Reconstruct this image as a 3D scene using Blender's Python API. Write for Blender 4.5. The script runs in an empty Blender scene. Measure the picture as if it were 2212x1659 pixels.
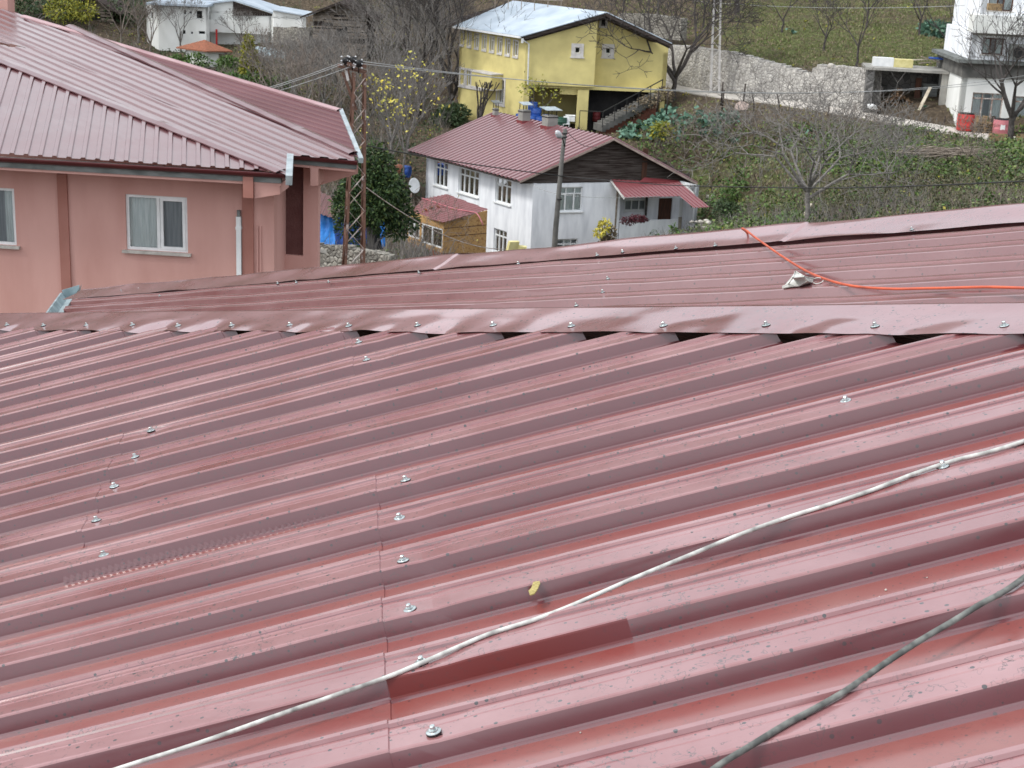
import bpy, math, random
import numpy as np
from mathutils import Vector as V, noise as NZ

# ------------------------------------------------------------------ camera, sky, sun
SC = bpy.context.scene
F_PX, CX, CY = 3340.0, 1106.0, 829.5            # photograph measured on a 2212 x 1659 grid
PITCH, ROLL = math.radians(17.0), math.radians(2.6)
CAM = V((0, 0, 20))
FW = V((0, math.cos(PITCH), -math.sin(PITCH)))
_U0 = V((0, math.sin(PITCH), math.cos(PITCH)))
RT = V((1, 0, 0)) * math.cos(ROLL) + _U0 * math.sin(ROLL)
UP = _U0 * math.cos(ROLL) - V((1, 0, 0)) * math.sin(ROLL)
cd = bpy.data.cameras.new('camera'); cam = bpy.data.objects.new('camera', cd)
SC.collection.objects.link(cam); SC.camera = cam
from mathutils import Matrix
M3 = Matrix((RT, UP, -FW)).transposed()
cam.matrix_world = Matrix.Translation(CAM) @ M3.to_4x4()
cd.sensor_width = 36; cd.lens = 36 * F_PX / 2212; cd.clip_start = 0.05; cd.clip_end = 3000
cd.dof.use_dof = True; cd.dof.focus_distance = 4.5; cd.dof.aperture_fstop = 26
SC.render.resolution_x = 1024; SC.render.resolution_y = 768
w = bpy.data.worlds.new('World'); SC.world = w; w.use_nodes = True
nt = w.node_tree; bg = nt.nodes['Background']
sky = nt.nodes.new('ShaderNodeTexSky'); sky.sky_type = 'NISHITA'; sky.sun_disc = False
SUN_EL, SUN_AZ = math.radians(48), math.radians(-112)      # azimuth clockwise from +Y
sky.sun_elevation = SUN_EL; sky.sun_rotation = SUN_AZ
sky.air_density = 1.0; sky.dust_density = 3.0; sky.ozone_density = 1.0
hs = nt.nodes.new('ShaderNodeHueSaturation'); hs.inputs['Saturation'].default_value = 0.32
nt.links.new(sky.outputs[0], hs.inputs['Color'])
tc = nt.nodes.new('ShaderNodeTexCoord'); cn = nt.nodes.new('ShaderNodeTexNoise'); cn.inputs['Scale'].default_value = 2.2; cn.inputs['Detail'].default_value = 5
nt.links.new(tc.outputs['Generated'], cn.inputs['Vector'])
cr = nt.nodes.new('ShaderNodeValToRGB'); cr.color_ramp.elements[0].position = .35; cr.color_ramp.elements[0].color = (.55, .58, .62, 1); cr.color_ramp.elements[1].position = .68; cr.color_ramp.elements[1].color = (1, 1, 1, 1)
nt.links.new(cn.outputs['Fac'], cr.inputs[0])
cm = nt.nodes.new('ShaderNodeMixRGB'); cm.blend_type = 'MULTIPLY'; cm.inputs[0].default_value = 1; cm.inputs[2].default_value = (9.0, 9.3, 9.7, 1); nt.links.new(cr.outputs[0], cm.inputs[1])
mx_ = nt.nodes.new('ShaderNodeMixRGB'); mx_.inputs[0].default_value = .7; nt.links.new(hs.outputs[0], mx_.inputs[1]); nt.links.new(cm.outputs[0], mx_.inputs[2]); nt.links.new(mx_.outputs[0], bg.inputs[0])
bg.inputs[1].default_value = 0.15
sd = bpy.data.lights.new('sun', 'SUN'); sun = bpy.data.objects.new('sun', sd); SC.collection.objects.link(sun)
sd.energy = 1.5; sd.angle = math.radians(12); sd.color = (1.0, 0.97, 0.92)
sdir = V((math.sin(SUN_AZ) * math.cos(SUN_EL), math.cos(SUN_AZ) * math.cos(SUN_EL), math.sin(SUN_EL)))
sun.rotation_euler = sdir.to_track_quat('Z', 'Y').to_euler()
SC.view_settings.view_transform = 'Standard'; SC.view_settings.look = 'None'
SC.view_settings.exposure = 0.52; SC.view_settings.gamma = 1.0

# ------------------------------------------------------------------ measuring helpers
def ray(u, v): return RT * ((u - CX) / F_PX) - UP * ((v - CY) / F_PX) + FW
def at(u, v, Y):
    r = ray(u, v); return CAM + r * (Y / r.y)
def onp(u, v, p, n):
    r = ray(u, v); return CAM + r * ((p - CAM).dot(n) / r.dot(n))
def proj(p):
    q = p - CAM; d = FW.dot(q); return CX + F_PX * RT.dot(q) / d, CY - F_PX * UP.dot(q) / d
def azv(a, el=0):
    a = math.radians(a); el = math.radians(el)
    return V((math.sin(a) * math.cos(el), math.cos(a) * math.cos(el), math.sin(el)))
def along(P, d, u):
    q = P - CAM; a = (u - CX) / F_PX
    t = (a * FW.dot(q) - RT.dot(q)) / (RT.dot(d) - a * FW.dot(d)); return P + d * t
def zat(P, v):
    q = P - CAM; b = -(v - CY) / F_PX; z = V((0, 0, 1))
    t = (b * FW.dot(q) - UP.dot(q)) / (UP.dot(z) - b * FW.dot(z)); return P.z + t
def setz(P, z): return V((P.x, P.y, z))

# ------------------------------------------------------------------ object helpers
def tag(o, label=None, cat=None, group=None, kind=None):
    if label: o['label'] = label
    if cat: o['category'] = cat
    if group: o['group'] = group
    if kind: o['kind'] = kind
    return o
def thing(name, loc, label, cat, group=None):
    o = bpy.data.objects.new(name, None); SC.collection.objects.link(o); o.location = loc
    o.empty_display_size = 0.3
    return tag(o, label, cat, group)
def wloc(o):
    l = V(o.location)
    while o.parent: o = o.parent; l += V(o.location)
    return l
class MB:
    def __init__(s): s.v = []; s.f = []; s.m = []; s.mi = 0
    def add(s, vs, fs):
        b = len(s.v); s.v += [tuple(p) for p in vs]
        s.f += [tuple(b + i for i in f) for f in fs]; s.m += [s.mi] * len(fs)
    def quad(s, a, b, c, d): s.add([a, b, c, d], [(0, 1, 2, 3)])
    def poly(s, ps): s.add(ps, [tuple(range(len(ps)))])
    def box(s, o, ex, ey, ez):
        o, ex, ey, ez = V(o), V(ex), V(ey), V(ez)
        p = [o, o + ex, o + ex + ey, o + ey]; p += [q + ez for q in p]
        s.add(p, [(3, 2, 1, 0), (4, 5, 6, 7), (0, 1, 5, 4), (1, 2, 6, 5), (2, 3, 7, 6), (3, 0, 4, 7)])
    def beam(s, a, b, w, h=None, up=None):
        a, b = V(a), V(b); h = h or w; d = (b - a).normalized()
        up = V(up) if up else (V((0, 0, 1)) if abs(d.z) < .9 else V((0, 1, 0)))
        x = d.cross(up).normalized(); y = x.cross(d).normalized()
        s.box(a - x * w / 2 - y * h / 2, x * w, b - a, y * h)
    def prism(s, ps, t):
        n = len(ps); t = V(t); s.add([V(p) for p in ps] + [V(p) + t for p in ps],
            [tuple(range(n)), tuple(range(2 * n - 1, n - 1, -1))] + [(i, i + n, (i + 1) % n + n, (i + 1) % n) for i in range(n)])
    def tube(s, ps, rs, k=6, cap=True):
        ps = [V(p) for p in ps]; n = len(ps)
        if not hasattr(rs, '__len__'): rs = [rs] * n
        b = len(s.v); d = (ps[1] - ps[0]).normalized()
        x = d.cross(V((.13, .29, .95))).normalized()
        for i in range(n):
            d = (ps[min(i + 1, n - 1)] - ps[max(i - 1, 0)]).normalized()
            x = (x - d * x.dot(d)).normalized(); y = d.cross(x)
            for j in range(k):
                a = 2 * math.pi * j / k; s.v.append(tuple(ps[i] + (x * math.cos(a) + y * math.sin(a)) * rs[i]))
        for i in range(n - 1):
            for j in range(k):
                j2 = (j + 1) % k
                s.f.append((b + i * k + j, b + i * k + j2, b + (i + 1) * k + j2, b + (i + 1) * k + j)); s.m.append(s.mi)
        if cap:
            s.f.append(tuple(b + j for j in range(k - 1, -1, -1))); s.f.append(tuple(b + (n - 1) * k + j for j in range(k))); s.m += [s.mi] * 2
    def lathe(s, o, prof, k=16, ax=None):
        o = V(o); ax = (V(ax) if ax else V((0, 0, 1))).normalized()
        x = ax.orthogonal().normalized(); y = ax.cross(x); b = len(s.v)
        for r, z in prof:
            for j in range(k):
                a = 2 * math.pi * j / k; s.v.append(tuple(o + ax * z + (x * math.cos(a) + y * math.sin(a)) * r))
        for i in range(len(prof) - 1):
            for j in range(k):
                j2 = (j + 1) % k; s.f.append((b + i * k + j, b + i * k + j2, b + (i + 1) * k + j2, b + (i + 1) * k + j)); s.m.append(s.mi)
        s.f.append(tuple(b + j for j in range(k - 1, -1, -1))); s.m.append(s.mi)
        s.f.append(tuple(b + (len(prof) - 1) * k + j for j in range(k))); s.m.append(s.mi)
    def build(s, name, mats, parent=None, smooth=False, label=None, loc=None):
        if not s.v: return None
        me = bpy.data.meshes.new(name)
        off = wloc(parent) if parent else (V(loc) if loc is not None else V((0, 0, 0)))
        a = np.array(s.v, dtype=np.float64) - np.array(off[:])
        me.from_pydata(a.tolist(), [], s.f)
        mats = mats if isinstance(mats, (list, tuple)) else [mats]
        for m in mats: me.materials.append(m)
        if len(mats) > 1: me.polygons.foreach_set('material_index', s.m)
        if smooth: me.polygons.foreach_set('use_smooth', [True] * len(me.polygons))
        me.update()
        o = bpy.data.objects.new(name, me); SC.collection.objects.link(o)
        if parent: o.parent = parent
        elif loc is not None: o.location = loc
        if label: o['label'] = label
        return o

# ------------------------------------------------------------------ materials
def nodes(name):
    m = bpy.data.materials.new(name); m.use_nodes = True; t = m.node_tree
    return m, t, t.nodes['Principled BSDF'], t.nodes.new, t.links.new
def C4(c): return (c[0], c[1], c[2], 1)
def mat(name, c1, c2=None, scale=3.0, rough=.7, spec=.4, bump=0, bscale=None, metal=0, island=0, c3=None, stretch=None, detail=6, lo=.35, hi=.65):
    m, t, b, N, L = nodes(name)
    b.inputs['Roughness'].default_value = rough; b.inputs['Metallic'].default_value = metal
    b.inputs['Specular IOR Level'].default_value = spec
    c2 = c2 or tuple(x * .75 for x in c1)
    g = N('ShaderNodeNewGeometry'); src = g.outputs['Position']
    if stretch:
        mp = N('ShaderNodeMapping'); mp.inputs['Scale'].default_value = stretch; L(src, mp.inputs[0]); src = mp.outputs[0]
    n = N('ShaderNodeTexNoise'); n.inputs['Scale'].default_value = scale; n.inputs['Detail'].default_value = detail
    L(src, n.inputs['Vector'])
    r = N('ShaderNodeValToRGB'); r.color_ramp.elements[0].color = C4(c1); r.color_ramp.elements[1].color = C4(c2)
    r.color_ramp.elements[0].position = lo; r.color_ramp.elements[1].position = hi
    if c3: e = r.color_ramp.elements.new((lo + hi) / 2); e.color = C4(c3)
    L(n.outputs['Fac'], r.inputs[0]); out = r.outputs[0]
    if island:
        mx = N('ShaderNodeHueSaturation'); ma = N('ShaderNodeMapRange')
        ma.inputs['To Min'].default_value = 1 - island; ma.inputs['To Max'].default_value = 1 + island
        L(g.outputs['Random Per Island'], ma.inputs[0]); L(ma.outputs[0], mx.inputs['Value']); L(out, mx.inputs['Color']); out = mx.outputs[0]
    L(out, b.inputs['Base Color'])
    if bump:
        n2 = N('ShaderNodeTexNoise'); n2.inputs['Scale'].default_value = bscale or scale * 3; n2.inputs['Detail'].default_value = 5
        L(src, n2.inputs['Vector']); bp = N('ShaderNodeBump'); bp.inputs['Distance'].default_value = bump
        L(n2.outputs['Fac'], bp.inputs['Height']); L(bp.outputs[0], b.inputs['Normal'])
    return m
def leafmat(name, cols, rough=.6):
    m, t, b, N, L = nodes(name); g = N('ShaderNodeNewGeometry'); r = N('ShaderNodeValToRGB')
    r.color_ramp.elements[0].color = C4(cols[0]); r.color_ramp.elements[1].color = C4(cols[-1])
    for i, c in enumerate(cols[1:-1]): e = r.color_ramp.elements.new((i + 1) / (len(cols) - 1)); e.color = C4(c)
    L(g.outputs['Random Per Island'], r.inputs[0]); L(r.outputs[0], b.inputs['Base Color'])
    b.inputs['Roughness'].default_value = rough; b.inputs['Specular IOR Level'].default_value = .3
    return m
def stonemat(name, cols, scale=2.2, mortar=(.22, .21, .19), bump=.06, mw=.06):
    m, t, b, N, L = nodes(name); g = N('ShaderNodeNewGeometry')
    v = N('ShaderNodeTexVoronoi'); v.inputs['Scale'].default_value = scale; v.inputs['Randomness'].default_value = .9
    v2 = N('ShaderNodeTexVoronoi'); v2.feature = 'DISTANCE_TO_EDGE'; v2.inputs['Scale'].default_value = scale; v2.inputs['Randomness'].default_value = .9
    nn = N('ShaderNodeTexNoise'); nn.inputs['Scale'].default_value = 3; mixv = N('ShaderNodeMixRGB'); mixv.inputs[0].default_value = .08
    L(g.outputs['Position'], nn.inputs['Vector']); L(g.outputs['Position'], mixv.inputs[1]); L(nn.outputs['Color'], mixv.inputs[2])
    L(mixv.outputs[0], v.inputs['Vector']); L(mixv.outputs[0], v2.inputs['Vector'])
    sx = N('ShaderNodeSeparateXYZ'); L(v.outputs['Color'], sx.inputs[0])
    r = N('ShaderNodeValToRGB'); r.color_ramp.elements[0].color = C4(cols[0]); r.color_ramp.elements[1].color = C4(cols[-1])
    for i, c in enumerate(cols[1:-1]): e = r.color_ramp.elements.new((i + 1) / (len(cols) - 1)); e.color = C4(c)
    L(sx.outputs[0], r.inputs[0])
    mr = N('ShaderNodeMapRange'); mr.inputs['From Max'].default_value = mw; L(v2.outputs['Distance'], mr.inputs[0])
    mx = N('ShaderNodeMixRGB'); mx.inputs[1].default_value = C4(mortar); L(mr.outputs[0], mx.inputs[0]); L(r.outputs[0], mx.inputs[2])
    n3 = N('ShaderNodeTexNoise'); n3.inputs['Scale'].default_value = 1.1; L(g.outputs['Position'], n3.inputs['Vector'])
    mr3 = N('ShaderNodeMapRange'); mr3.inputs['To Min'].default_value = .55; mr3.inputs['To Max'].default_value = 1.35; L(n3.outputs['Fac'], mr3.inputs[0])
    h = N('ShaderNodeHueSaturation'); L(mr3.outputs[0], h.inputs['Value']); L(mx.outputs[0], h.inputs['Color'])
    L(h.outputs[0], b.inputs['Base Color']); b.inputs['Roughness'].default_value = .9
    mr2 = N('ShaderNodeMapRange'); mr2.inputs['From Max'].default_value = .3; L(v2.outputs['Distance'], mr2.inputs[0])
    bp = N('ShaderNodeBump'); bp.inputs['Distance'].default_value = bump; L(mr2.outputs[0], bp.inputs['Height']); L(bp.outputs[0], b.inputs['Normal'])
    return m
def roofpaint(name, base, dust, speck=1.0, rough=.3, fine=1.0, dustamt=.35, dent=.0):
    """glossy maroon coil-coated steel with a film of dust, dark specks and water marks"""
    m, t, b, N, L = nodes(name); g = N('ShaderNodeNewGeometry'); pos = g.outputs['Position']
    n1 = N('ShaderNodeTexNoise'); n1.inputs['Scale'].default_value = 2.2 * fine; n1.inputs['Detail'].default_value = 8; n1.inputs['Roughness'].default_value = .65
    L(pos, n1.inputs['Vector'])
    mr = N('ShaderNodeMapRange'); mr.inputs['From Min'].default_value = .35; mr.inputs['From Max'].default_value = .75
    mr.inputs['To Max'].default_value = dustamt; L(n1.outputs['Fac'], mr.inputs[0])
    mx = N('ShaderNodeMixRGB'); mx.inputs[1].default_value = C4(base); mx.inputs[2].default_value = C4(dust); L(mr.outputs[0], mx.inputs[0])
    col = mx.outputs[0]
    if speck:
        # crescent water marks: thin contour of fine noise
        n2 = N('ShaderNodeTexNoise'); n2.inputs['Scale'].default_value = 48 * fine; n2.inputs['Detail'].default_value = 2; L(pos, n2.inputs['Vector'])
        s1 = N('ShaderNodeMath'); s1.operation = 'SUBTRACT'; s1.inputs[1].default_value = .6; L(n2.outputs['Fac'], s1.inputs[0])
        s2 = N('ShaderNodeMath'); s2.operation = 'ABSOLUTE'; L(s1.outputs[0], s2.inputs[0])
        s3 = N('ShaderNodeMapRange'); s3.inputs['From Max'].default_value = .022; s3.inputs['To Min'].default_value = .5 * speck; s3.inputs['To Max'].default_value = 0; L(s2.outputs[0], s3.inputs[0])
        nm = N('ShaderNodeTexNoise'); nm.inputs['Scale'].default_value = 5 * fine; L(pos, nm.inputs['Vector'])
        mm = N('ShaderNodeMapRange'); mm.inputs['From Min'].default_value = .38; mm.inputs['From Max'].default_value = .55; L(nm.outputs['Fac'], mm.inputs[0])
        mu = N('ShaderNodeMath'); mu.operation = 'MULTIPLY'; L(s3.outputs[0], mu.inputs[0]); L(mm.outputs[0], mu.inputs[1])
        m2 = N('ShaderNodeMixRGB'); m2.inputs[2].default_value = (.05, .035, .035, 1); L(mu.outputs[0], m2.inputs[0]); L(col, m2.inputs[1]); col = m2.outputs[0]
        # round dark specks
        v = N('ShaderNodeTexVoronoi'); v.inputs['Scale'].default_value = 62 * fine; L(pos, v.inputs['Vector'])
        sx = N('ShaderNodeSeparateXYZ'); L(v.outputs['Color'], sx.inputs[0])
        th = N('ShaderNodeMapRange'); th.inputs['From Min'].default_value = .3; th.inputs['From Max'].default_value = 1.0; th.inputs['To Min'].default_value = 0; th.inputs['To Max'].default_value = .24; L(sx.outputs[0], th.inputs[0])
        lt = N('ShaderNodeMath'); lt.operation = 'LESS_THAN'; L(v.outputs['Distance'], lt.inputs[0]); L(th.outputs[0], lt.inputs[1])
        ms = N('ShaderNodeMath'); ms.operation = 'MULTIPLY'; ms.inputs[1].default_value = .75 * speck; L(lt.outputs[0], ms.inputs[0])
        m3 = N('ShaderNodeMixRGB'); m3.inputs[2].default_value = (.035, .025, .028, 1); L(ms.outputs[0], m3.inputs[0]); L(col, m3.inputs[1]); col = m3.outputs[0]
    L(col, b.inputs['Base Color'])
    rr = N('ShaderNodeMapRange'); rr.inputs['To Min'].default_value = rough; rr.inputs['To Max'].default_value = min(1, rough + .3); rr.inputs['From Min'].default_value = .3; rr.inputs['From Max'].default_value = .8
    L(n1.outputs['Fac'], rr.inputs[0]); L(rr.outputs[0], b.inputs['Roughness'])
    b.inputs['Specular IOR Level'].default_value = .6; b.inputs['Coat Weight'].default_value = 1.0; b.inputs['Coat IOR'].default_value = 1.72; b.inputs['Coat Roughness'].default_value = rough * .6
    if dent:
        n4 = N('ShaderNodeTexNoise'); n4.inputs['Scale'].default_value = 60 * fine; n4.inputs['Detail'].default_value = 3; L(pos, n4.inputs['Vector'])
        bp = N('ShaderNodeBump'); bp.inputs['Distance'].default_value = dent; bp.inputs['Strength'].default_value = .6
        L(n4.outputs['Fac'], bp.inputs['Height']); L(bp.outputs[0], b.inputs['Normal'])
    return m
def glassmat(name, tint=(.86, .9, .9), refl=.5):
    m = bpy.data.materials.new(name); m.use_nodes = True; t = m.node_tree; N = t.nodes.new; L = t.links.new
    t.nodes.remove(t.nodes['Principled BSDF']); o = t.nodes['Material Output']
    tr = N('ShaderNodeBsdfTransparent'); tr.inputs[0].default_value = C4(tint)
    gl = N('ShaderNodeBsdfGlossy'); gl.inputs['Roughness'].default_value = .03
    fr = N('ShaderNodeFresnel'); fr.inputs[0].default_value = 1.5
    mx = N('ShaderNodeMixShader'); L(fr.outputs[0], mx.inputs[0]); L(tr.outputs[0], mx.inputs[1]); L(gl.outputs[0], mx.inputs[2]); L(mx.outputs[0], o.inputs[0])
    return m

MAROON = (.22, .047, .045)
M = dict(
    roof=roofpaint('maroon_roof_paint_shaded_side', (.105, .018, .023), (.155, .052, .062), 1.1, .28, 1.0, .55, .0004),  # darker copy for rib sides, their shade painted into the colour
    roofstrip=roofpaint('dark_red_strip_paint', (.13, .020, .018), (.14, .026, .025), .4, .4, 1.0, .2, .0002),  # redder, less glossy strip along part of one rib side
    rooftop=roofpaint('maroon_roof_paint_lit_weathered_crest', (.20, .050, .053), (.39, .215, .22), 1.9, .24, 1.0, .75, .0007),  # paler crests: sky light painted in on top of dust and marks
    roofpan=roofpaint('maroon_roof_paint_gritty_bounce_pan', (.215, .037, .030), (.25, .095, .08), .9, .33, 1.3, .8, .0006),  # redder pans: bounce from rib sides put into the colour, plus grit
    cap=roofpaint('maroon_flashing_paint', (.17, .048, .052), (.34, .19, .20), 1.5, .2, .8, .75, .0010),
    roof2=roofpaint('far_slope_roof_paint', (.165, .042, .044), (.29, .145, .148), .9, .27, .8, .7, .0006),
    roof2s=roofpaint('far_slope_shaded_rib_sides', (.15, .042, .045), (.26, .14, .145), .9, .3, .8, .6, .0004),  # slightly darker rib sides: shade painted in, with less dust
    pinkroof=roofpaint('neighbour_roof_paint', (.105, .030, .035), (.19, .085, .092), 0, .3, .4, .5),
    pinkroofd=mat('matt_shaded_maroon_roof', (.10, .030, .036), (.14, .05, .058), .5, .55, .4),  # darker, duller copy: one slope's lack of sky reflection put into colour
    palecap=mat('faded_pink_cap', (.44, .30, .31), (.30, .17, .18), .8, .5, .4),
    farroof=roofpaint('distant_roof_paint', (.15, .030, .036), (.23, .095, .10), 0, .38, .3, .4),
    awning=roofpaint('awning_paint', (.19, .028, .034), (.28, .09, .10), 0, .35, .3, .3),
    gutter=mat('maroon_gutter', (.07, .012, .015), (.10, .02, .022), 1, .35, .5),
    pink=mat('pink_render', (.56, .325, .285), (.46, .245, .21), 1.2, .85, .2, .004, 60, stretch=(1.3, 1.3, .3), lo=.42, hi=.85),
    pinkd=mat('brick_red_pilaster', (.32, .14, .11), (.36, .17, .14), 1.2, .85, .2, .003, 50),
    panel=mat('dark_maroon_panel', (.105, .045, .042), (.13, .06, .055), 3, .8, .2, .012, 25),
    fascia=mat('grey_weathered_fascia', (.10, .11, .105), (.19, .20, .195), 2.5, .8, .3, stretch=(1, 1, 3)),
    zinc=mat('pale_zinc_flashing', (.42, .47, .49), (.26, .31, .33), 4, .45, .5, metal=.3),
    white=mat('white_plastic_frame', (.78, .79, .79), (.68, .70, .70), 4, .45, .4),
    sill=mat('pale_stone_sill', (.50, .48, .44), (.36, .34, .31), 8, .8),
    curtain=mat('white_net_curtain', (.88, .90, .89), (.68, .72, .72), 6, .9, .1, stretch=(6, 6, .3)),
    screen=mat('grey_insect_screen', (.30, .31, .33), (.40, .41, .43), 5, .8, .2, stretch=(5, 5, .3)),
    dark=mat('dark_interior', (.02, .02, .022), (.035, .034, .035), 2, .9, .1),
    glass=glassmat('window_glass'),
    steel=mat('galvanised_screw', (.62, .68, .68), (.45, .50, .50), 60, .28, .5, metal=.85),
    rubber=mat('black_rubber', (.02, .02, .022), None, 10, .7),
    zincd=mat('old_zinc_gutter', (.42, .50, .52), (.22, .28, .30), 9, .45, .5, metal=.4),
    cableW=mat('weathered_pale_cable', (.60, .60, .57), (.20, .20, .19), 30, .6, .3, .0006, 120, lo=.42, hi=.72),
    cableD=mat('weathered_dark_cable', (.085, .09, .085), (.24, .25, .23), 40, .7, .3, .0006, 150, lo=.4, hi=.75),
    orange=mat('orange_cord', (.62, .12, .055), (.40, .08, .045), 12, .45, .5),
    mask=mat('dirty_white_fabric', (.66, .66, .63), (.34, .34, .31), 14, .9, .1, .001, 60),
    whitewall=mat('whitewashed_render', (.86, .88, .91), (.60, .62, .66), 1.6, .9, .1, .01, 8, stretch=(1.6, 1.6, .35), lo=.40, hi=.80),
    whitewall2=mat('old_white_render', (.86, .87, .85), (.70, .71, .68), .6, .9, .1, .01, 6, stretch=(1, 1, .5)),
    yellow=mat('yellow_render', (.71, .62, .27), (.58, .50, .22), .9, .9, .1),
    khaki=mat('shaded_yellow_render', (.52, .47, .18), (.47, .42, .16), .4, .9, .1),
    trim=mat('white_stone_trim', (.66, .64, .62), (.52, .50, .48), 3, .85),
    bluegrey=mat('pale_metal_roof', (.50, .57, .64), (.36, .43, .50), .7, .5, .4, metal=.1, stretch=(1, 1, 1)),
    wood=mat('dark_old_timber', (.028, .019, .016), (.10, .085, .078), 2.2, .9, .1, .02, 10, stretch=(.5, .5, 9)),
    woodbrown=mat('brown_old_timber', (.11, .055, .038), (.06, .035, .028), 3, .9, .1, .01, 12, stretch=(6, 6, .6)),
    greywood=mat('grey_weathered_timber', (.16, .13, .105), (.42, .36, .30), 3, .9, .1, .02, 9, stretch=(.6, .6, 8)),
    paleboard=mat('pale_board', (.55, .50, .40), (.40, .35, .27), 4, .85),
    barge=mat('bare_barge_board', (.42, .33, .29), (.30, .23, .20), 3, .85),
    osb=mat('osb_board', (.40, .23, .09), (.28, .15, .06), 9, .85, .2, .004, 40, detail=10, c3=(.46, .29, .13)),
    brick=mat('red_brick', (.28, .11, .075), (.20, .09, .07), 5, .9, .1, .02, 9, stretch=(1, 1, 3)),
    tile=mat('terracotta_tile', (.30, .12, .075), (.20, .09, .06), 6, .9, .1, .03, 10),
    conc=mat('concrete', (.36, .35, .32), (.24, .235, .22), 1.5, .9, .2, .01, 12),
    concd=mat('stained_concrete', (.17, .165, .155), (.09, .09, .085), 1.5, .9, .2, .01, 12),
    rust=mat('rusty_steel', (.17, .095, .07), (.42, .38, .37), 3.5, .8, .3, lo=.45, hi=.72, c3=(.11, .06, .045)),
    brace=mat('flaking_white_steel', (.55, .52, .49), (.28, .18, .14), 5, .7, .3),
    insul=mat('black_insulator', (.012, .012, .013), None, 5, .3),
    porc=mat('white_insulator', (.65, .66, .68), None, 5, .3),
    wire=mat('power_line_wire', (.40, .41, .40), (.3, .3, .3), 5, .5, metal=.3),
    wireD=mat('black_power_cable', (.018, .018, .018), (.03, .03, .03), 5, .6),
    tarp=mat('blue_tarpaulin', (.03, .24, .70), (.02, .18, .58), 3, .45, .4, .03, 5),
    tarpd=mat('dark_blue_tarpaulin', (.02, .08, .36), (.015, .06, .26), 3, .5, .4, .03, 5),
    bluebin=mat('blue_plastic', (.02, .09, .36), (.02, .06, .25), 3, .45),
    redp=mat('red_plastic', (.58, .03, .03), (.48, .03, .03), 3, .5),
    pinkp=mat('pink_plastic', (.48, .17, .19), (.40, .13, .15), 3, .6),
    greenp=mat('dark_green_plastic', (.02, .09, .06), (.02, .06, .04), 3, .5),
    foam=mat('yellow_foam', (.66, .60, .30), (.56, .50, .22), 4, .9),
    bark=mat('grey_bark', (.13, .12, .112), (.24, .225, .21), 9, .95, .1),
    barkd=mat('dark_bark', (.05, .044, .042), (.10, .09, .085), 9, .95, .1),
    barkb=mat('brown_twigs', (.15, .125, .105), (.24, .205, .18), 9, .95, .1),
    citrus=leafmat('citrus_leaves', [(.010, .028, .010), (.022, .05, .016), (.055, .10, .03), (.018, .04, .014), (.13, .18, .05)]),
    yleaf=leafmat('yellow_leaves', [(.62, .50, .05), (.50, .44, .08), (.36, .36, .08), (.66, .55, .12)]),
    oleaf=leafmat('orange_leaves', [(.70, .40, .04), (.60, .32, .04), (.50, .40, .10)]),
    ygreen=leafmat('yellow_green_leaves', [(.20, .22, .03), (.30, .28, .03), (.10, .14, .03), (.38, .33, .04)]),
    green=leafmat('green_leaves', [(.05, .11, .025), (.09, .16, .035), (.035, .07, .02), (.13, .19, .05)]),
    gardenleaf=leafmat('garden_weed_leaves', [(.06, .12, .03), (.11, .19, .045), (.04, .08, .025), (.17, .22, .06), (.10, .11, .05)]),
    bush=leafmat('dark_bush_leaves', [(.03, .055, .025), (.05, .085, .035), (.07, .09, .04)]),
    cabb=leafmat('cabbage_leaves', [(.08, .17, .12), (.12, .23, .17), (.05, .11, .07), (.17, .28, .20)]),
    dry=leafmat('dry_weeds', [(.20, .155, .10), (.13, .10, .065), (.32, .26, .17), (.09, .07, .05)]),
    grass=leafmat('grass_blades', [(.13, .18, .05), (.20, .24, .08), (.09, .125, .04), (.26, .26, .12), (.24, .20, .12), (.15, .125, .075)]),
    olive=leafmat('olive_scrub', [(.09, .10, .045), (.065, .075, .035), (.14, .13, .07), (.11, .09, .055), (.05, .06, .03)]),
    stone=stonemat('pale_rubble_stone', [(.32, .305, .285), (.48, .46, .425), (.39, .37, .345), (.58, .555, .51)], 4.6, (.22, .21, .20), .05, .06),
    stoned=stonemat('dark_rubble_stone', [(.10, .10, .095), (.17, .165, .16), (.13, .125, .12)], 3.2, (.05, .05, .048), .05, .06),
    stonew=stonemat('garden_wall_stone', [(.24, .225, .19), (.34, .32, .28), (.16, .15, .13)], 5.5, (.10, .09, .08), .05, .07),
    rock=mat('pale_rock', (.52, .49, .44), (.34, .32, .29), 4, .9, .1, .03, 8),
    road=mat('concrete_road', (.58, .54, .49), (.44, .41, .37), 1.2, .95, .1, .01, 20),
    logend=mat('firewood', (.10, .06, .04), (.36, .25, .15), 14, .9, .1, .01, 20, lo=.45, hi=.7),
    pallet=mat('pallet_wood', (.36, .25, .13), (.22, .15, .08), 5, .9),
)

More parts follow.
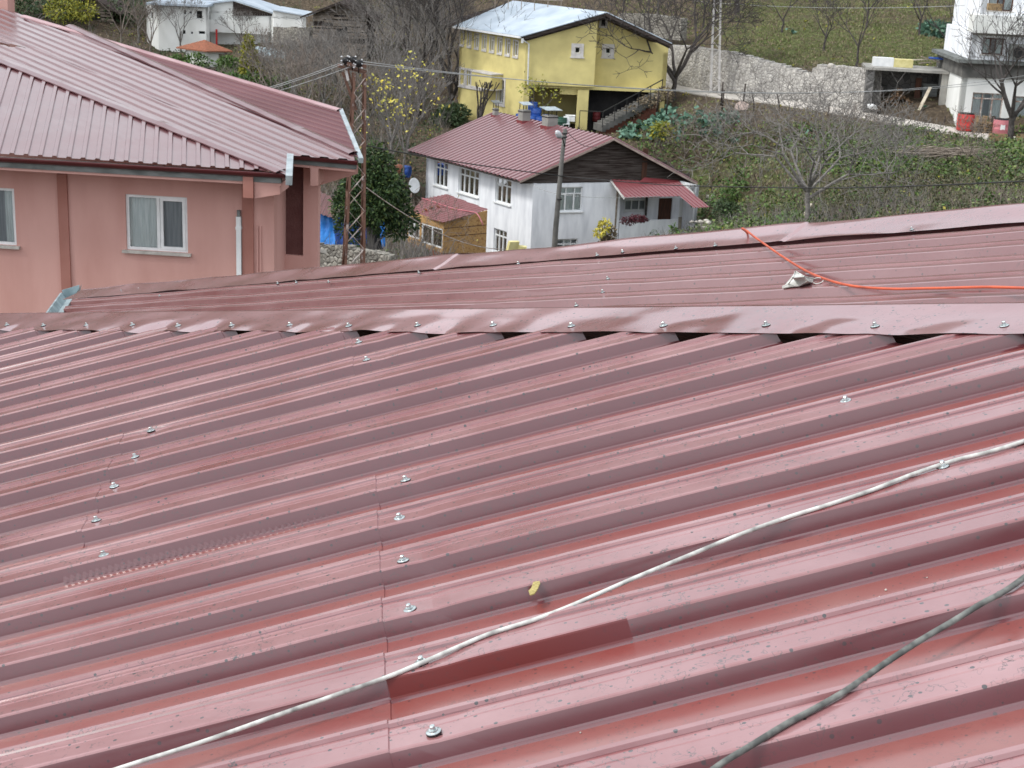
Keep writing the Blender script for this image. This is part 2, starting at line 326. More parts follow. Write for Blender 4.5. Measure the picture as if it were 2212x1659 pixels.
# ------------------------------------------------------------------ corrugated sheet on a convex polygon
TRAP = [(0, 0), (.40, 0), (.47, 1), (.93, 1), (1.0, 0)]
def sheet(name, poly, rib, n, pitch, h, mats, parent, prof=TRAP, seg=1, wob=0.0, phase=0.0, seed=0):
    poly = [V(p) for p in poly]; O = poly[0]; rib = rib.normalized(); n = n.normalized()
    if n.z < 0: n = -n
    e = n.cross(rib).normalized(); rib = e.cross(n).normalized()
    q = [((p - O).dot(rib), (p - O).dot(e)) for p in poly]
    tmin = min(a[1] for a in q); tmax = max(a[1] for a in q)
    ts = set()
    k = math.floor((tmin - phase) / pitch) - 1
    while phase + k * pitch < tmax:
        for f, hh in prof: ts.add((round(phase + (k + f) * pitch, 5), hh))
        k += 1
    def hat(t):
        f = ((t - phase) / pitch) % 1.0
        for (a, ha), (b, hb) in zip(prof, prof[1:]):
            if a <= f <= b: return ha + (hb - ha) * (f - a) / max(1e-9, b - a)
        return 0
    tl = sorted([t for t in ts if tmin < t[0] < tmax] + [(a[1], hat(a[1])) for a in q])
    def clip(t):
        xs = []
        for (s0, t0), (s1, t1) in zip(q, q[1:] + q[:1]):
            if min(t0, t1) - 1e-7 <= t <= max(t0, t1) + 1e-7:
                if abs(t1 - t0) < 1e-9: xs += [s0, s1]
                else: xs.append(s0 + (s1 - s0) * (t - t0) / (t1 - t0))
        return (min(xs), max(xs)) if xs else None
    mb = MB(); rows = []; hs9 = []
    for t, hh in tl:
        c = clip(t)
        if not c: continue
        row = []
        for i in range(seg + 1):
            s = c[0] + (c[1] - c[0]) * i / seg
            z = hh * h
            if wob: z += wob * (NZ.noise(V((s * .9, t * .6, seed))) + .5 * NZ.noise(V((s * 3.1, t * 2, seed + 9))))
            row.append(O + rib * s + e * t + n * z)
        rows.append(row); hs9.append(hh)
    for k, (a, b) in enumerate(zip(rows, rows[1:])):
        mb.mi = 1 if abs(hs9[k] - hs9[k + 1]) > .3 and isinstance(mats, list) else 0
        for i in range(seg): mb.quad(a[i], a[i + 1], b[i + 1], b[i])
    return mb.build(name, mats, parent)

# ================================================================== THE BUILDING UNDER THE CAMERA
PIT = .25
d2 = azv(83.63, 15.3)                                         # up the ribs
SL, DA = math.radians(15.48), math.radians(-87.43)
NA = V((math.sin(DA) * math.sin(SL), math.cos(DA) * math.sin(SL), math.cos(SL)))
d2 = (d2 - NA * d2.dot(NA)).normalized()
eA = NA.cross(d2).normalized(); eA = eA if eA.y < 0 else -eA  # in the slope, across the ribs, towards the camera
_r = ray(83, 709); PT = CAM - _r * (1.12635638 / _r.dot(NA))
_h = [onp(u, v, PT, NA) - PT for u, v in ((83, 709), (183, 709), (283, 707), (388, 707), (500, 709), (628, 710), (754, 711), (903, 709), (1057, 709), (1240, 707), (1437, 711), (1650, 713), (1893, 718), (2165, 720))]
_ss = np.polyfit(range(14), [q.dot(d2) for q in _h], 1); _tt = np.polyfit(range(14), [q.dot(eA) for q in _h], 1)
PT = PT + d2 * _ss[1] + eA * _tt[1]; KT = _tt[0] / PIT if False else 1.0
P0 = PT - NA * .036
d1 = -(d2 * _ss[0] + eA * PIT).normalized(); LH = math.hypot(_ss[0], PIT); sH = _ss[0] / PIT
def A(s, t, h=0): return P0 + d2 * s + eA * t + NA * h
def Aof(u, v, h=0.0):
    p = onp(u, v, P0 + NA * h, NA) - P0; return p.dot(d2), p.dot(eA)
bld = thing('roofed_building', V((0.5, 4, 12)), 'near building whose maroon ribbed metal roof with a long folded hip cap fills the foreground', 'building')
# seams measured from the rows of screws beside them
def lap(i):
    if i <= 8: pts = [(760, 715), (766, 810)]
    elif i <= 12: pts = [(268, 945), (135, 1255)]
    else: pts = [(815, 1060), (845, 1659)]
    a = Aof(*pts[0], .028); b = Aof(*pts[1], .028); t = i * PIT
    return a[0] + (b[0] - a[0]) * (t - a[1]) / (b[1] - a[1])
rnd = random.Random(3)
def profileA(g):
    T = .0365
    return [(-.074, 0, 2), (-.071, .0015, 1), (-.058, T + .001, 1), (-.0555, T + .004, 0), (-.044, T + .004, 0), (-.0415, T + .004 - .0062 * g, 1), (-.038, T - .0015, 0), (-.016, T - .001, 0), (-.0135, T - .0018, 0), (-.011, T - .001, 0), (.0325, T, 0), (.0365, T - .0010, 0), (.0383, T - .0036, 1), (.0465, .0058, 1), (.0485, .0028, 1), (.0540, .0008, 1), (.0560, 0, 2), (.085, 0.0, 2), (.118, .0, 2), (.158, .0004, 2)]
TMAX = 33
lines = []
for i in range(-4, TMAX):
    g = rnd.choice([.25, .5, 1, 1, .7]); c = rnd.uniform(-.004, .004); hh = rnd.uniform(.97, 1.06)
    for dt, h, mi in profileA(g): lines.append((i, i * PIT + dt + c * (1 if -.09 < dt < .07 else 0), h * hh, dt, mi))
mb = MB(); ss0 = -7.6; rows = []
def ssamp(i, t):
    end = sH * t - .015; L_ = lap(i); arr = []
    s = ss0
    while s < end:
        arr.append(s); s += .09 if s > -4.5 else .25
    arr = [x for x in arr if abs(x - L_) > .03] + [end]
    if ss0 < L_ < end: arr += [L_ - .001, L_ + .001]
    return sorted(arr), L_, end
NS = 140
for (i, t, h, dt, mi) in lines:
    L_ = lap(i); end = sH * t - .012; row = []
    L2 = min(max(L_, ss0 + .2), end - .05); n1 = int(NS * .5)
    ss = [ss0 + (L2 - .001 - ss0) * k / n1 for k in range(n1 + 1)] + [L2 + .001 + (end - L2 - .001) * k / (NS - n1) for k in range(NS - n1 + 1)]
    for s in ss:
        z = h
        z += .0016 * NZ.noise(V((s * 1.3, t * 1.7, 2))) + .0009 * NZ.noise(V((s * 4, t * 9, 5)))
        if s <= L2: z += .0026 * math.exp(-(L2 - s) / .35)
        if h > .01:
            z += .0012 * NZ.noise(V((s * 2.5, i * 3.7, 8)))
            dd = s - (L_ + .09)                                 # the sheet is pulled down round each screw
            z -= .0022 * math.exp(-(dd / .035) ** 2) * (1 if abs(dt) < .04 else 0)
        lat = .002 * NZ.noise(V((s * .8, i * 1.3, 1)))
        if dt > .062: z += .0035 * abs(NZ.noise(V((s * 1.1, i * 2.1, 12)))) * math.sin(min(1, (dt - .062) / .10) * math.pi)
        row.append(A(s, t + lat, z))
    rows.append(row)
for a, b in zip(rows, rows[1:]):
    k = len(mb.v)
for r in rows: mb.v += [tuple(p) for p in r]
nc = len(rows[0]); nL0 = int(NS * .5) + 1
for r in range(len(rows) - 1):
    for c in range(nc - 1):
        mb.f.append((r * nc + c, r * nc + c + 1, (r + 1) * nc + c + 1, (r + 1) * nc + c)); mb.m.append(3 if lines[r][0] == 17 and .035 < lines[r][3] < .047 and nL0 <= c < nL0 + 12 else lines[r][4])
_m = M['roofstrip']; _t = _m.node_tree; _b = _t.nodes['Principled BSDF']; _src = _b.inputs['Base Color'].links[0].from_socket
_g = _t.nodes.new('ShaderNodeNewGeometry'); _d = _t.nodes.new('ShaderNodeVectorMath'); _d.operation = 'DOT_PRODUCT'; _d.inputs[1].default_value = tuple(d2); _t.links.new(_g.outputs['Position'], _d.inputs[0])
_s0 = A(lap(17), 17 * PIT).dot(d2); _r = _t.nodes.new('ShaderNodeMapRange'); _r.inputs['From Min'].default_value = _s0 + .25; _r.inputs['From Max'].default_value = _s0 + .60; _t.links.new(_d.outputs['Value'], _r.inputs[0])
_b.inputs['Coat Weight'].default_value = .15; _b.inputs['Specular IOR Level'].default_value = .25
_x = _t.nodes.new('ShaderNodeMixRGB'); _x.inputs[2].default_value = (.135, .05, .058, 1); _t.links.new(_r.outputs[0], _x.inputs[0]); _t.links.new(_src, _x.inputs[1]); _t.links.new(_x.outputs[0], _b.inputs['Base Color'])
oA = mb.build('roof_sheet', [M['rooftop'], M['roof'], M['roofpan'], M['roofstrip']], bld, label='near slope of thick rounded ribs running up to the right')
# crimped edge of one sheet where it laps over its neighbour
mb = MB(); sA_, tA_ = Aof(137, 1260, .006); sB_, tB_ = Aof(822, 1075, .006)
tr = round(((tA_ + tB_) / 2) / PIT) * PIT; pr = None; s = min(sA_, lap(13) + 0.0)
k = 0
while s < sB_:
    z = .0012 * (k % 2) ; cur = (A(s, tr + .0440 , .0220), A(s, tr + .0480 + z, .0105), A(s, tr + .0505 + z, .0040))
    if pr:
        mb.quad(pr[0], cur[0], cur[1], pr[1]); mb.quad(pr[1], cur[1], cur[2], pr[2])
    pr = cur; s += .0075; k += 1
mb.build('sheet_edge', M['roof'], bld, label='crimped lower edge of one overlapping sheet')

# hip flashing: flap on the rib tops, up to a fold, then down the far side
def Hp(i): return P0 - d1 * (i * LH)
perpA = (eA - d1 * eA.dot(d1)).normalized()                    # in slope A, square to the hip
fdir = d1.cross(V((0, 0, 1))).normalized()
if fdir.y < 0: fdir = -fdir                                    # horizontal, away from the camera
mb = MB(); rows = []; NH = 600; i0, i1 = -5.0, 17.6
for k in range(NH + 1):
    i = i0 + (i1 - i0) * k / NH; f = i - round(i)
    base = Hp(i) + NA * .040
    rip = 1 - math.exp(-((f) / .16) ** 2)                       # flap lifts and ripples between the screws
    n1 = NZ.noise(V((i * .75, 3.3, 0))); n2 = NZ.noise(V((i * 2.1, 7.1, 0)))
    lift = rip * (.020 * n1 + .018 * n2 - .003) * (1.15 if i < 7 else .85)
    wd = .022 + .034 * rip * n2
    kink = .010 * (NZ.noise(V((i * 1.7, 1.1, 4))))
    row = []
    crs = [(-.022 - wd, .000 + lift), (-.014, .0010 + lift * .8), (.02, .002 + lift * .55), (.05, .004 + kink * .6), (.085, .006 + kink * .8), (.115, .009 + kink * .5), (.145, .012 + kink * .2), (.155, .013), (.160, .009)]
    for (x, z) in crs:
        dent = .004 * NZ.noise(V((i * 1.4 + x * 9, x * 6, 9))) if .0 < x < .14 else 0
        row.append(base - perpA * x + NA * (z + dent))
    far = row[-1]
    for x, z in ((.06, -.03), (.20, -.115)): row.append(far + fdir * x + V((0, 0, z)))
    rows.append(row)
for r in rows: mb.v += [tuple(p) for p in r]
nc = len(rows[0])
for r in range(len(rows) - 1):
    for c in range(nc - 1):
        mb.f.append((r * nc + c, (r + 1) * nc + c, (r + 1) * nc + c + 1, r * nc + c + 1)); mb.m.append(0)
oF = mb.build('hip_flashing', M['cap'], bld, smooth=True, label='wavy folded hip cap screwed to every rib')

mb = MB(); q0 = Hp(-5) - perpA * .10 + NA * .034; q1 = Hp(17.6) - perpA * .10 + NA * .034
mb.box(q0, q1 - q0, fdir * .03, V((0, 0, -.45))); mb.build('dark_gap_backing', M['wood'], bld)  # added dark board, so the gaps under the flap read as black shade
# the far slope (B) : its ribs run down to the left, a cap closes it along the top
dB = ray(-1650, 790).normalized()
hB = V((-.2819, .0755, 0)); nB = V((-.28, .075, .957))
nB = (nB - dB * nB.dot(dB)).normalized()
PB = CAM + ray(2212, 650) * 4.35
def Bp(u, v, h=0): return onp(u, v, PB + nB * h, nB)
eB = nB.cross(dB).normalized(); eB = eB if eB.y < 0 else -eB
c_l, c_r = Bp(172, 640), Bp(2300, 452)
ext = along(Bp(172, 647), dB, 3100)
cornerL = Bp(166, 690); cornerLL = cornerL + eB * 1.2
near_r = Bp(3000, 716)
cornerLL = Bp(120, 700)
polyB = [Bp(172, 647), ext, near_r, cornerLL]
seamB = Bp(1345, 560)
PROFB = [(0, 0), (.33, 0), (.36, .06), (.40, .10), (.47, .95), (.50, 1), (.60, 1), (.61, 1.15), (.68, 1.15), (.69, 1), (.90, 1), (.93, .95), (.99, .05), (1.0, 0)]
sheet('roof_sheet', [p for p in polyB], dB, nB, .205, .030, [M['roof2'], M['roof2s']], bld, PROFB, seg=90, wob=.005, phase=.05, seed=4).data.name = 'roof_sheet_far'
# a second layer of sheets laps over the lower half of the far slope
sm = (seamB - polyB[0]).dot(dB); L0 = seamB
p_a = onp(1352, 548, PB, nB); p_b = onp(1225, 695, PB, nB)
top = polyB[0]
polyB2 = [polyB[0] + nB * .004, p_a + nB * .004, p_b + nB * .004, cornerLL + nB * .004]
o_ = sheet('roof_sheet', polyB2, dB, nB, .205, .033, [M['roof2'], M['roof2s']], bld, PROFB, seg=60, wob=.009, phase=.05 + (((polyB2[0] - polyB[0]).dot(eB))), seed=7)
# cap on the top edge of slope B
upB = -eB
mb = MB(); rows = []
c0 = Bp(172, 649) + dB * .1; Lc = (ext - c0).length; nn = 800
for k in range(nn + 1):
    s = Lc * k / nn; b = c0 - dB * s
    j = math.floor(s / 2.3); stp = .005 * ((s / 2.3) - j) * (1 if j > 0 else 0)
    far_ = min(1, s / 5)
    a1 = .016 * NZ.noise(V((s * .9, 2, 2))) + .010 * NZ.noise(V((s * 2.6, 5, 2)))
    a1 *= 1.2 if s > Lc * .3 else 1.5
    row = []
    for x, z in ((-.085 + a1 * .8, .034 + abs(a1) * .4), (-.06, .038), (-.02, .043 + a1 * .5), (.03, .052 + a1 * .8), (.07, .062 + a1 * .6), (.09, .066), (.105, .060), (.14, .0), (.15, -.18)):
        dn = .008 * NZ.noise(V((s * 2.2 + x * 7, x * 8, 6))) if 0 < x < .15 else 0
        row.append(b + upB * x + nB * (z + stp + dn))
    rows.append(row)
for r in rows: mb.v += [tuple(p) for p in r]
nc = len(rows[0])
for r in range(len(rows) - 1):
    for c in range(nc - 1):
        mb.f.append((r * nc + c, r * nc + c + 1, (r + 1) * nc + c + 1, (r + 1) * nc + c)); mb.m.append(0)
mb.build('verge_cap', M['cap'], bld, smooth=True, label='dented cap along the top edge of the far slope')
# pale metal gutter at the low left end of slope B
g0 = Bp(172, 632) + nB * .03; g1 = cornerLL
mb = MB(); gd = (g1 - g0).normalized(); go = (dB - gd * dB.dot(gd)).normalized()
for a, z0, b, z1 in ((-.02, .02, .0, -.05), (.0, -.05, .10, -.06), (.10, -.06, .14, .0), (.14, .0, .155, .0)):
    p = [g0 - gd * .1 + go * a + V((0, 0, z0)), g1 + go * a + V((0, 0, z0)), g1 + go * b + V((0, 0, z1)), g0 - gd * .1 + go * b + V((0, 0, z1))]; mb.quad(*p)
mb.prism([g0 - gd * .1 + go * .0 + V((0, 0, .02)), g0 - gd * .1 + go * .14 + V((0, 0, .02)), g0 - gd * .1 + go * .12 + V((0, 0, -.07)), g0 - gd * .1 + V((0, 0, -.06))], gd * .01)
mb.build('gutter', M['zincd'], bld, label='pale zinc gutter at the low end of the far slope')
# screws
def screw(p, n, r=.0095, seed=0, tall=1.0):
    rr = random.Random(seed); n = (n + V((rr.uniform(-.08, .08), rr.uniform(-.08, .08), 0))).normalized()
    a = MB(); a.lathe(p, [(r * 1.02, -.001), (r * 1.04, .0016), (r * .9, .0022)], 18, n)
    a_ = a.build('washer_seal', M['rubber'], None)
    b = MB(); b.lathe(p, [(r, .0018), (r * 1.0, .0026), (r * .55, .0040), (r * .52, .0041)], 18, n)
    b.lathe(p, [(r * .62, .0040), (r * .60, .0058)], 18, n)
    b.lathe(p, [(r * .40, .0056), (r * .40, .0118 * tall), (r * .33, .0126 * tall)], 6, n)
    o = b.build('screw', M['steel'], bld)
    a_.parent = o
    me = a_.data; off = np.array(wloc(o)[:]); co = np.zeros(len(me.vertices) * 3); me.vertices.foreach_get('co', co)
    co = (co.reshape(-1, 3) - off).ravel(); me.vertices.foreach_set('co', co); me.update()
    return o
sc = 0
for i in range(-1, 17):
    s, t = sH * i * PIT, i * PIT
    p = Hp(i + .01 * (i % 3 - 1)) + NA * .0415 - perpA * (.004 + .004 * ((i * 7) % 3))
    screw(p, (NA + V((0, 0, .1))).normalized(), .0115, sc); sc += 1
for (u, v, i) in ((775, 740, 7), (792, 778, 8), (326, 931, 9), (292, 988, 10), (250, 1045, 11), (208, 1125, 12), (223, 1203, 13), (877, 1046, 13), (863, 1120, 14), (871, 1212, 15), (886, 1321, 16), (911, 1432, 17), (937, 1582, 18), (1823, 863, 14), (2026, 999, 16)):
    s, t = Aof(u, v, .036); t = min(max(t, i * PIT - .025), i * PIT + .02)
    screw(A(s, t, .0358), NA, .0122 if t > 1.5 else .0115, sc); sc += 1
for (u, v) in ((710, 610), (640, 611), (600, 613), (300, 625), (262, 629), (1120, 570), (1290, 552), (1345, 545), (1460, 537), (1545, 531), (1970, 497), (345, 640), (905, 590)):
    p = Bp(u, v, .042); screw(p + nB * .0, nB, .0085, sc); sc += 1
for (u, v) in ((1302, 632), (1313, 603), (1245, 661)):
    screw(Bp(u, v, .036), nB, .0085, sc); sc += 1
# walls below
mb = MB()
foot = [V((-8.3, 1.2, 0)), V((-6.6, 12.5, 0)), V((-1.5, 12.0, 0)), V((7.2, 5.0, 0)), V((8.5, 0.5, 0)), V((7, -2.5, 0)), V((-7.9, -2.0, 0))]
mb.prism([p + V((0, 0, 4.0)) for p in foot], V((0, 0, 11.2)))
mb.build('wall', M['pink'], bld)

# cables and cord
def spline(pts, n=10):
    out = []; P = [pts[0] * 2 - pts[1]] + pts + [pts[-1] * 2 - pts[-2]]
    for k in range(1, len(P) - 2):
        for j in range(n):
            t = j / n; a, b, c, d = P[k - 1], P[k], P[k + 1], P[k + 2]
            out.append(.5 * ((2 * b) + (-a + c) * t + (2 * a - 5 * b + 4 * c - d) * t * t + (-a + 3 * b - 3 * c + d) * t ** 3))
    out.append(P[-2]); return out
def onA(u, v, h):
    return onp(u, v, P0 + NA * (h + .008), NA)
cu = [(-300, 1800), (120, 1706), (260, 1659), (430, 1605), (600, 1545), (715, 1505), (830, 1465), (915, 1430), (1000, 1393), (1055, 1370), (1095, 1357), (1150, 1340), (1230, 1310), (1370, 1249), (1500, 1195), (1600, 1154), (1700, 1118), (1790, 1090), (1880, 1060), (1970, 1025), (2060, 995), (2140, 975), (2212, 953), (2330, 915), (2600, 835), (2900, 770)]
mb = MB(); pts = [onA(u, v, .0335) for k, (u, v) in enumerate(cu)]
mb.tube(spline(pts, 8), .0040, 10)
o = mb.build('cable', M['cableW'], None, True, loc=pts[0]); tag(o, 'pale weathered cable lying diagonally over the ribs, upper of the two cables', 'cable')
cl = [(1150, 1960), (1440, 1740), (1545, 1659), (1620, 1612), (1700, 1563), (1765, 1528), (1830, 1490), (1910, 1434), (1990, 1382), (2060, 1341), (2120, 1304), (2165, 1280), (2212, 1248), (2300, 1180), (2500, 1060), (2800, 930)]
mb = MB(); pts = [onA(u, v, .0345) for k, (u, v) in enumerate(cl)]
mb.tube(spline(pts, 8), .0048, 10)
o = mb.build('cable', M['cableD'], None, True, loc=pts[0]); tag(o, 'dark grey weathered cable across the lower right corner of the roof', 'cable')
co_ = [(1603, 494, .088), (1614, 499, .090), (1625, 508, .082), (1650, 526, .066), (1680, 547, .052), (1720, 573, .046), (1760, 594, .045), (1810, 611, .042), (1860, 620, .045), (1930, 624, .05), (1990, 623, .05), (2050, 622, .055), (2130, 620, .06), (2212, 622, .06), (2300, 624, .05), (2600, 640, .05), (2900, 650, .05)]
mb = MB(); pts = [Bp(u, v, h) for u, v, h in co_]
pts = [pts[0] + upB * .10 + V((0, 0, -.22)), pts[0] + upB * .05 + V((0, 0, -.05))] + pts
mb.tube(spline(pts, 8), .0043, 10)
o = mb.build('extension_cord', M['orange'], None, True, loc=pts[2]); tag(o, 'bright orange cord hanging over the far cap and curving along the far roof slope', 'cord')
# face mask
mk = thing('face_mask', Bp(1725, 618, .035), 'crumpled dirty white face mask lying under the orange cord', 'mask')
def Bq(u, v, h): return onp(u, v, PB + nB * h, nB)
mb = MB()
a = Bq(1690, 622, .035); b = Bq(1718, 588, .04) ; c = Bq(1757, 603, .036); d = Bq(1754, 611, .034); e_ = Bq(1725, 619, .034)
m1 = Bq(1713, 600, .075); m2 = Bq(1738, 598, .07); m3 = Bq(1716, 606, .05); m4 = Bq(1745, 607, .055)
for tri in ((a, m3, b), (b, m3, m1), (b, m1, m2), (b, m2, c), (m2, m4, c), (c, m4, d), (a, e_, m3), (m3, e_, m4), (m3, m4, m2), (m3, m2, m1), (m4, e_, d)): mb.poly(tri)
mb.prism([a, a.lerp(b, .06), e_, e_ + (a - e_) * .02], nB * .004)
mb.tube([a + nB * .004, m3.lerp(a, .5) , m1, b + nB * .004, m2, c + nB * .004, d], .0028, 5)
mb.tube([a, e_.lerp(a, .5) + nB * .003, e_ + nB * .003, d + nB * .003], .0028, 5)
mb.build('mask_body', M['mask'], mk)
mb = MB(); mb.tube(spline([c, Bq(1768, 600, .045), Bq(1778, 603, .04), Bq(1776, 609, .035), Bq(1764, 613, .034), Bq(1757, 611, .035)], 6), .0018, 6)
mb.build('ear_loop', M['mask'], mk, True)
# scrap and grit on the roof
def flat_scrap(name, pts, h, th, m, label, cat, slope=None):
    q = [onA(u, v, h) for u, v in pts]; mb = MB(); mb.prism(q, NA * th); o = mb.build(name, m, None, loc=q[0]); tag(o, label, cat); return o
sp_ = [(1145, 1287), (1142, 1278), (1148, 1272), (1152, 1260), (1158, 1254), (1160, 1258), (1166, 1257), (1167, 1262), (1161, 1275), (1155, 1284), (1149, 1286)]
flat_scrap('dried_leaf', sp_, .0275, .002, mat('dry_yellow_leaf', (.48, .40, .17), (.30, .25, .10), 160, .9, .1, .002, 200), 'small ragged yellow scrap stuck on the near roof slope', 'leaf')
for (u, v, s_) in ((2049, 1078, 4), (1940, 1105, 3), (2003, 1248, 3), (1990, 1300, 3), (2025, 1308, 3.5), (1914, 1275, 5), (1900, 1290, 4), (1254, 1583, 3.5), (1925, 1294, 4), (1884, 1303, 5), (1135, 1240, 3)):
    s, t = Aof(u, v, .0); f = (t / PIT) % 1; f = f - 1 if f > .5 else f
    h = .028 if -.2 < f < .17 else -.007
    p = onA(u, v, h); r = s_ * (p - CAM).length / F_PX * .6; mb = MB(); rr = random.Random(u)
    mb.lathe(p, [(r * .5, -r * .2), (r, r * .3), (r * .8, r * .8), (r * .2, r)], 6, (NA + V((rr.uniform(-.5, .5), rr.uniform(-.5, .5), 0))))
    o = mb.build('pebble', M['rock'], None, loc=p); tag(o, 'tiny pale grit crumb scattered on the near ribbed slope', 'pebble', 'grit crumbs on the near roof')

# ================================================================== TERRAIN
CP = [(1145, 590, 80), (917, 500, 88), (1510, 520, 82), (1300, 545, 80), (1650, 500, 70), (2212, 470, 56), (1900, 480, 62), (1560, 400, 84), (1750, 330, 84), (1950, 340, 82),
      (2150, 340, 80), (1340, 330, 92), (1330, 290, 101), (1290, 290, 103), (1400, 285, 103), (1300, 285, 106), (1400, 270, 106), (1480, 525, 84), (1500, 512, 87), (1420, 520, 88), (1440, 500, 92), (1480, 228, 101), (1600, 260, 96), (1720, 262, 94), (1850, 290, 92), (2000, 310, 90),
      (1250, 282, 103), (1128, 285, 104), (985, 262, 112), (1000, 330, 96), (880, 400, 88), (820, 330, 96), (700, 600, 56), (700, 560, 62), (820, 590, 62), (840, 520, 72), (900, 565, 72),
      (700, 300, 96), (700, 200, 112), (600, 180, 116), (640, 110, 132), (560, 110, 136), (450, 120, 134), (350, 110, 138), (200, 110, 134), (120, 60, 138), (40, 30, 142), (800, 120, 126), (900, 130, 124), (880, 50, 140), (760, 40, 142), (650, 60, 146),
      (1300, 60, 128), (1400, 60, 126), (1560, 60, 126), (1620, 0, 140), (1800, 20, 130), (1960, 20, 128), (2080, 30, 126), (1700, 90, 116), (1900, 100, 112), (2050, 90, 112), (2060, 160, 104), (2100, 120, 112),
      (1500, 95, 118), (1600, 118, 112.0), (1700, 136, 108), (1800, 152, 104.5), (1880, 138, 104)]
ROADC = [(1330, 150, 118), (1440, 186, 111), (1560, 206, 106), (1700, 222, 101.5), (1800, 238, 98.5), (1870, 249, 96.5), (1960, 265, 94), (2060, 282, 91.5), (2212, 305, 88)]
road_pts = [at(u, v, Y) for u, v, Y in ROADC]
cps = [at(u, v, Y) for u, v, Y in CP]
cps += [V((x, y, z)) for x, y, z in ((-60, 0, 2), (0, 0, 0), (60, 0, 2), (0, 30, 0), (-25, 40, -1), (30, 35, 3), (-60, 60, 2), (70, 60, 9), (-90, 130, 8), (90, 120, 16), (-120, 220, 38), (0, 220, 44), (120, 220, 48), (-200, 400, 130), (0, 400, 140), (200, 400, 150), (-250, 0, 10), (250, 0, 20), (0, -200, 0), (-300, 600, 200), (300, 600, 210), (-500, -300, 30), (500, -300, 30), (-600, 300, 60), (600, 300, 90), (0, 180, 24), (-60, 180, 22), (60, 180, 26), (0, 155, 16.5), (-40, 160, 17), (50, 150, 18))]
cps += road_pts[1:]
cx = np.array([[p.x, p.y] for p in cps]); cz = np.array([p.z for p in cps]); NCP = len(cx)
Dm = np.sqrt(((cx[:, None] - cx[None]) ** 2).sum(-1) + 1.0)
Amat = np.zeros((NCP + 3, NCP + 3)); Amat[:NCP, :NCP] = -Dm + np.eye(NCP) * -.0; Amat[:NCP, NCP] = 1; Amat[:NCP, NCP + 1:] = cx; Amat[NCP, :NCP] = 1; Amat[NCP + 1:, :NCP] = cx.T
W_ = np.linalg.solve(Amat, np.concatenate([cz, [0, 0, 0]]))
rp = np.array([[p.x, p.y, p.z] for p in road_pts])
def ground_raw(X, Y):
    sh = X.shape; x = X.ravel(); y = Y.ravel(); out = np.zeros(len(x))
    for s in range(0, len(x), 20000):
        xx = x[s:s + 20000]; yy = y[s:s + 20000]
        d = np.sqrt((xx[:, None] - cx[None, :, 0]) ** 2 + (yy[:, None] - cx[None, :, 1]) ** 2 + 1.0)
        out[s:s + 20000] = -d @ W_[:NCP] + W_[NCP] + W_[NCP + 1] * xx + W_[NCP + 2] * yy
    return out.reshape(sh)
def road_near(x, y):
    """signed side distance to road centre line (+ = uphill side), road z"""
    best = np.full(x.shape, 1e9); bz = np.zeros(x.shape); side = np.zeros(x.shape)
    for a, b in zip(rp, rp[1:]):
        d = b - a; L2 = d[0] ** 2 + d[1] ** 2
        t = np.clip(((x - a[0]) * d[0] + (y - a[1]) * d[1]) / L2, 0, 1)
        px = a[0] + t * d[0]; py = a[1] + t * d[1]; dd = np.hypot(x - px, y - py)
        m = dd < best; best = np.where(m, dd, best); bz = np.where(m, a[2] + t * d[2], bz)
        side = np.where(m, np.sign(-(d[1] * (x - a[0]) - d[0] * (y - a[1]))), side)
    return best, bz, side
WALLP = [(1330, 92, 1.0), (1440, 100, 1), (1560, 118, 1), (1640, 133, 1), (1700, 141, 1), (1780, 153, 1), (1871, 158, 1)]
PADS = []                                                      # flat pads under things: (x, y, r, z)
RW = 1.25
def smooth(a, b, x): t = np.clip((x - a) / (b - a), 0, 1); return t * t * (3 - 2 * t)
def ground(x, y, fine=True):
    x = np.asarray(x, dtype=float); y = np.asarray(y, dtype=float)
    z = ground_raw(x, y)
    d, rz, sd_ = road_near(x, y)
    up = sd_ > 0; dd = d
    k = smooth(RW + .45, RW + 1.6, dd)
    k_up = smooth(RW + 1.0, RW + 1.35, dd)                       # uphill side: vertical behind the wall
    kk = np.where(up, k_up, smooth(RW + .3, RW + 2.8, dd))
    z = rz * (1 - kk) - .06 * (1 - kk) + z * kk
    return z
def gz(x, y):
    return float(ground(np.array([x]), np.array([y]))[0]) + .18 * NZ.noise(V((x * .35, y * .35, 0))) * 1.0
def tz(X, Y):
    Z = ground(X, Y); d, rz, s_ = road_near(X, Y); k = smooth(RW + .3, RW + 2, d)
    nzv = np.array([NZ.noise(V((a * .35, b * .35, 0))) * .18 + NZ.noise(V((a * 1.6, b * 1.6, 3))) * .05 for a, b in zip(X.ravel(), Y.ravel())]).reshape(X.shape)
    return Z + nzv * k
xs = np.concatenate([np.array([-900, -600, -400, -250, -160, -110, -80]), np.arange(-62, 62.1, .62), np.array([80, 110, 160, 250, 400, 600, 900])])
ys = np.concatenate([np.array([-600, -300, -120, -50, -20, 0, 20, 34]), np.arange(44, 172, .62), np.arange(176, 300, 6), np.array([330, 400, 500, 650, 900, 1200])])
X, Y = np.meshgrid(xs, ys); Z = tz(X, Y)
me = bpy.data.meshes.new('ground'); nx = len(xs); ny = len(ys)
vv = np.stack([X.ravel(), Y.ravel(), Z.ravel()], 1)
fi = [(j * nx + i, j * nx + i + 1, (j + 1) * nx + i + 1, (j + 1) * nx + i) for j in range(ny - 1) for i in range(nx - 1)]
me.from_pydata(vv.tolist(), [], fi); me.polygons.foreach_set('use_smooth', [True] * len(me.polygons))
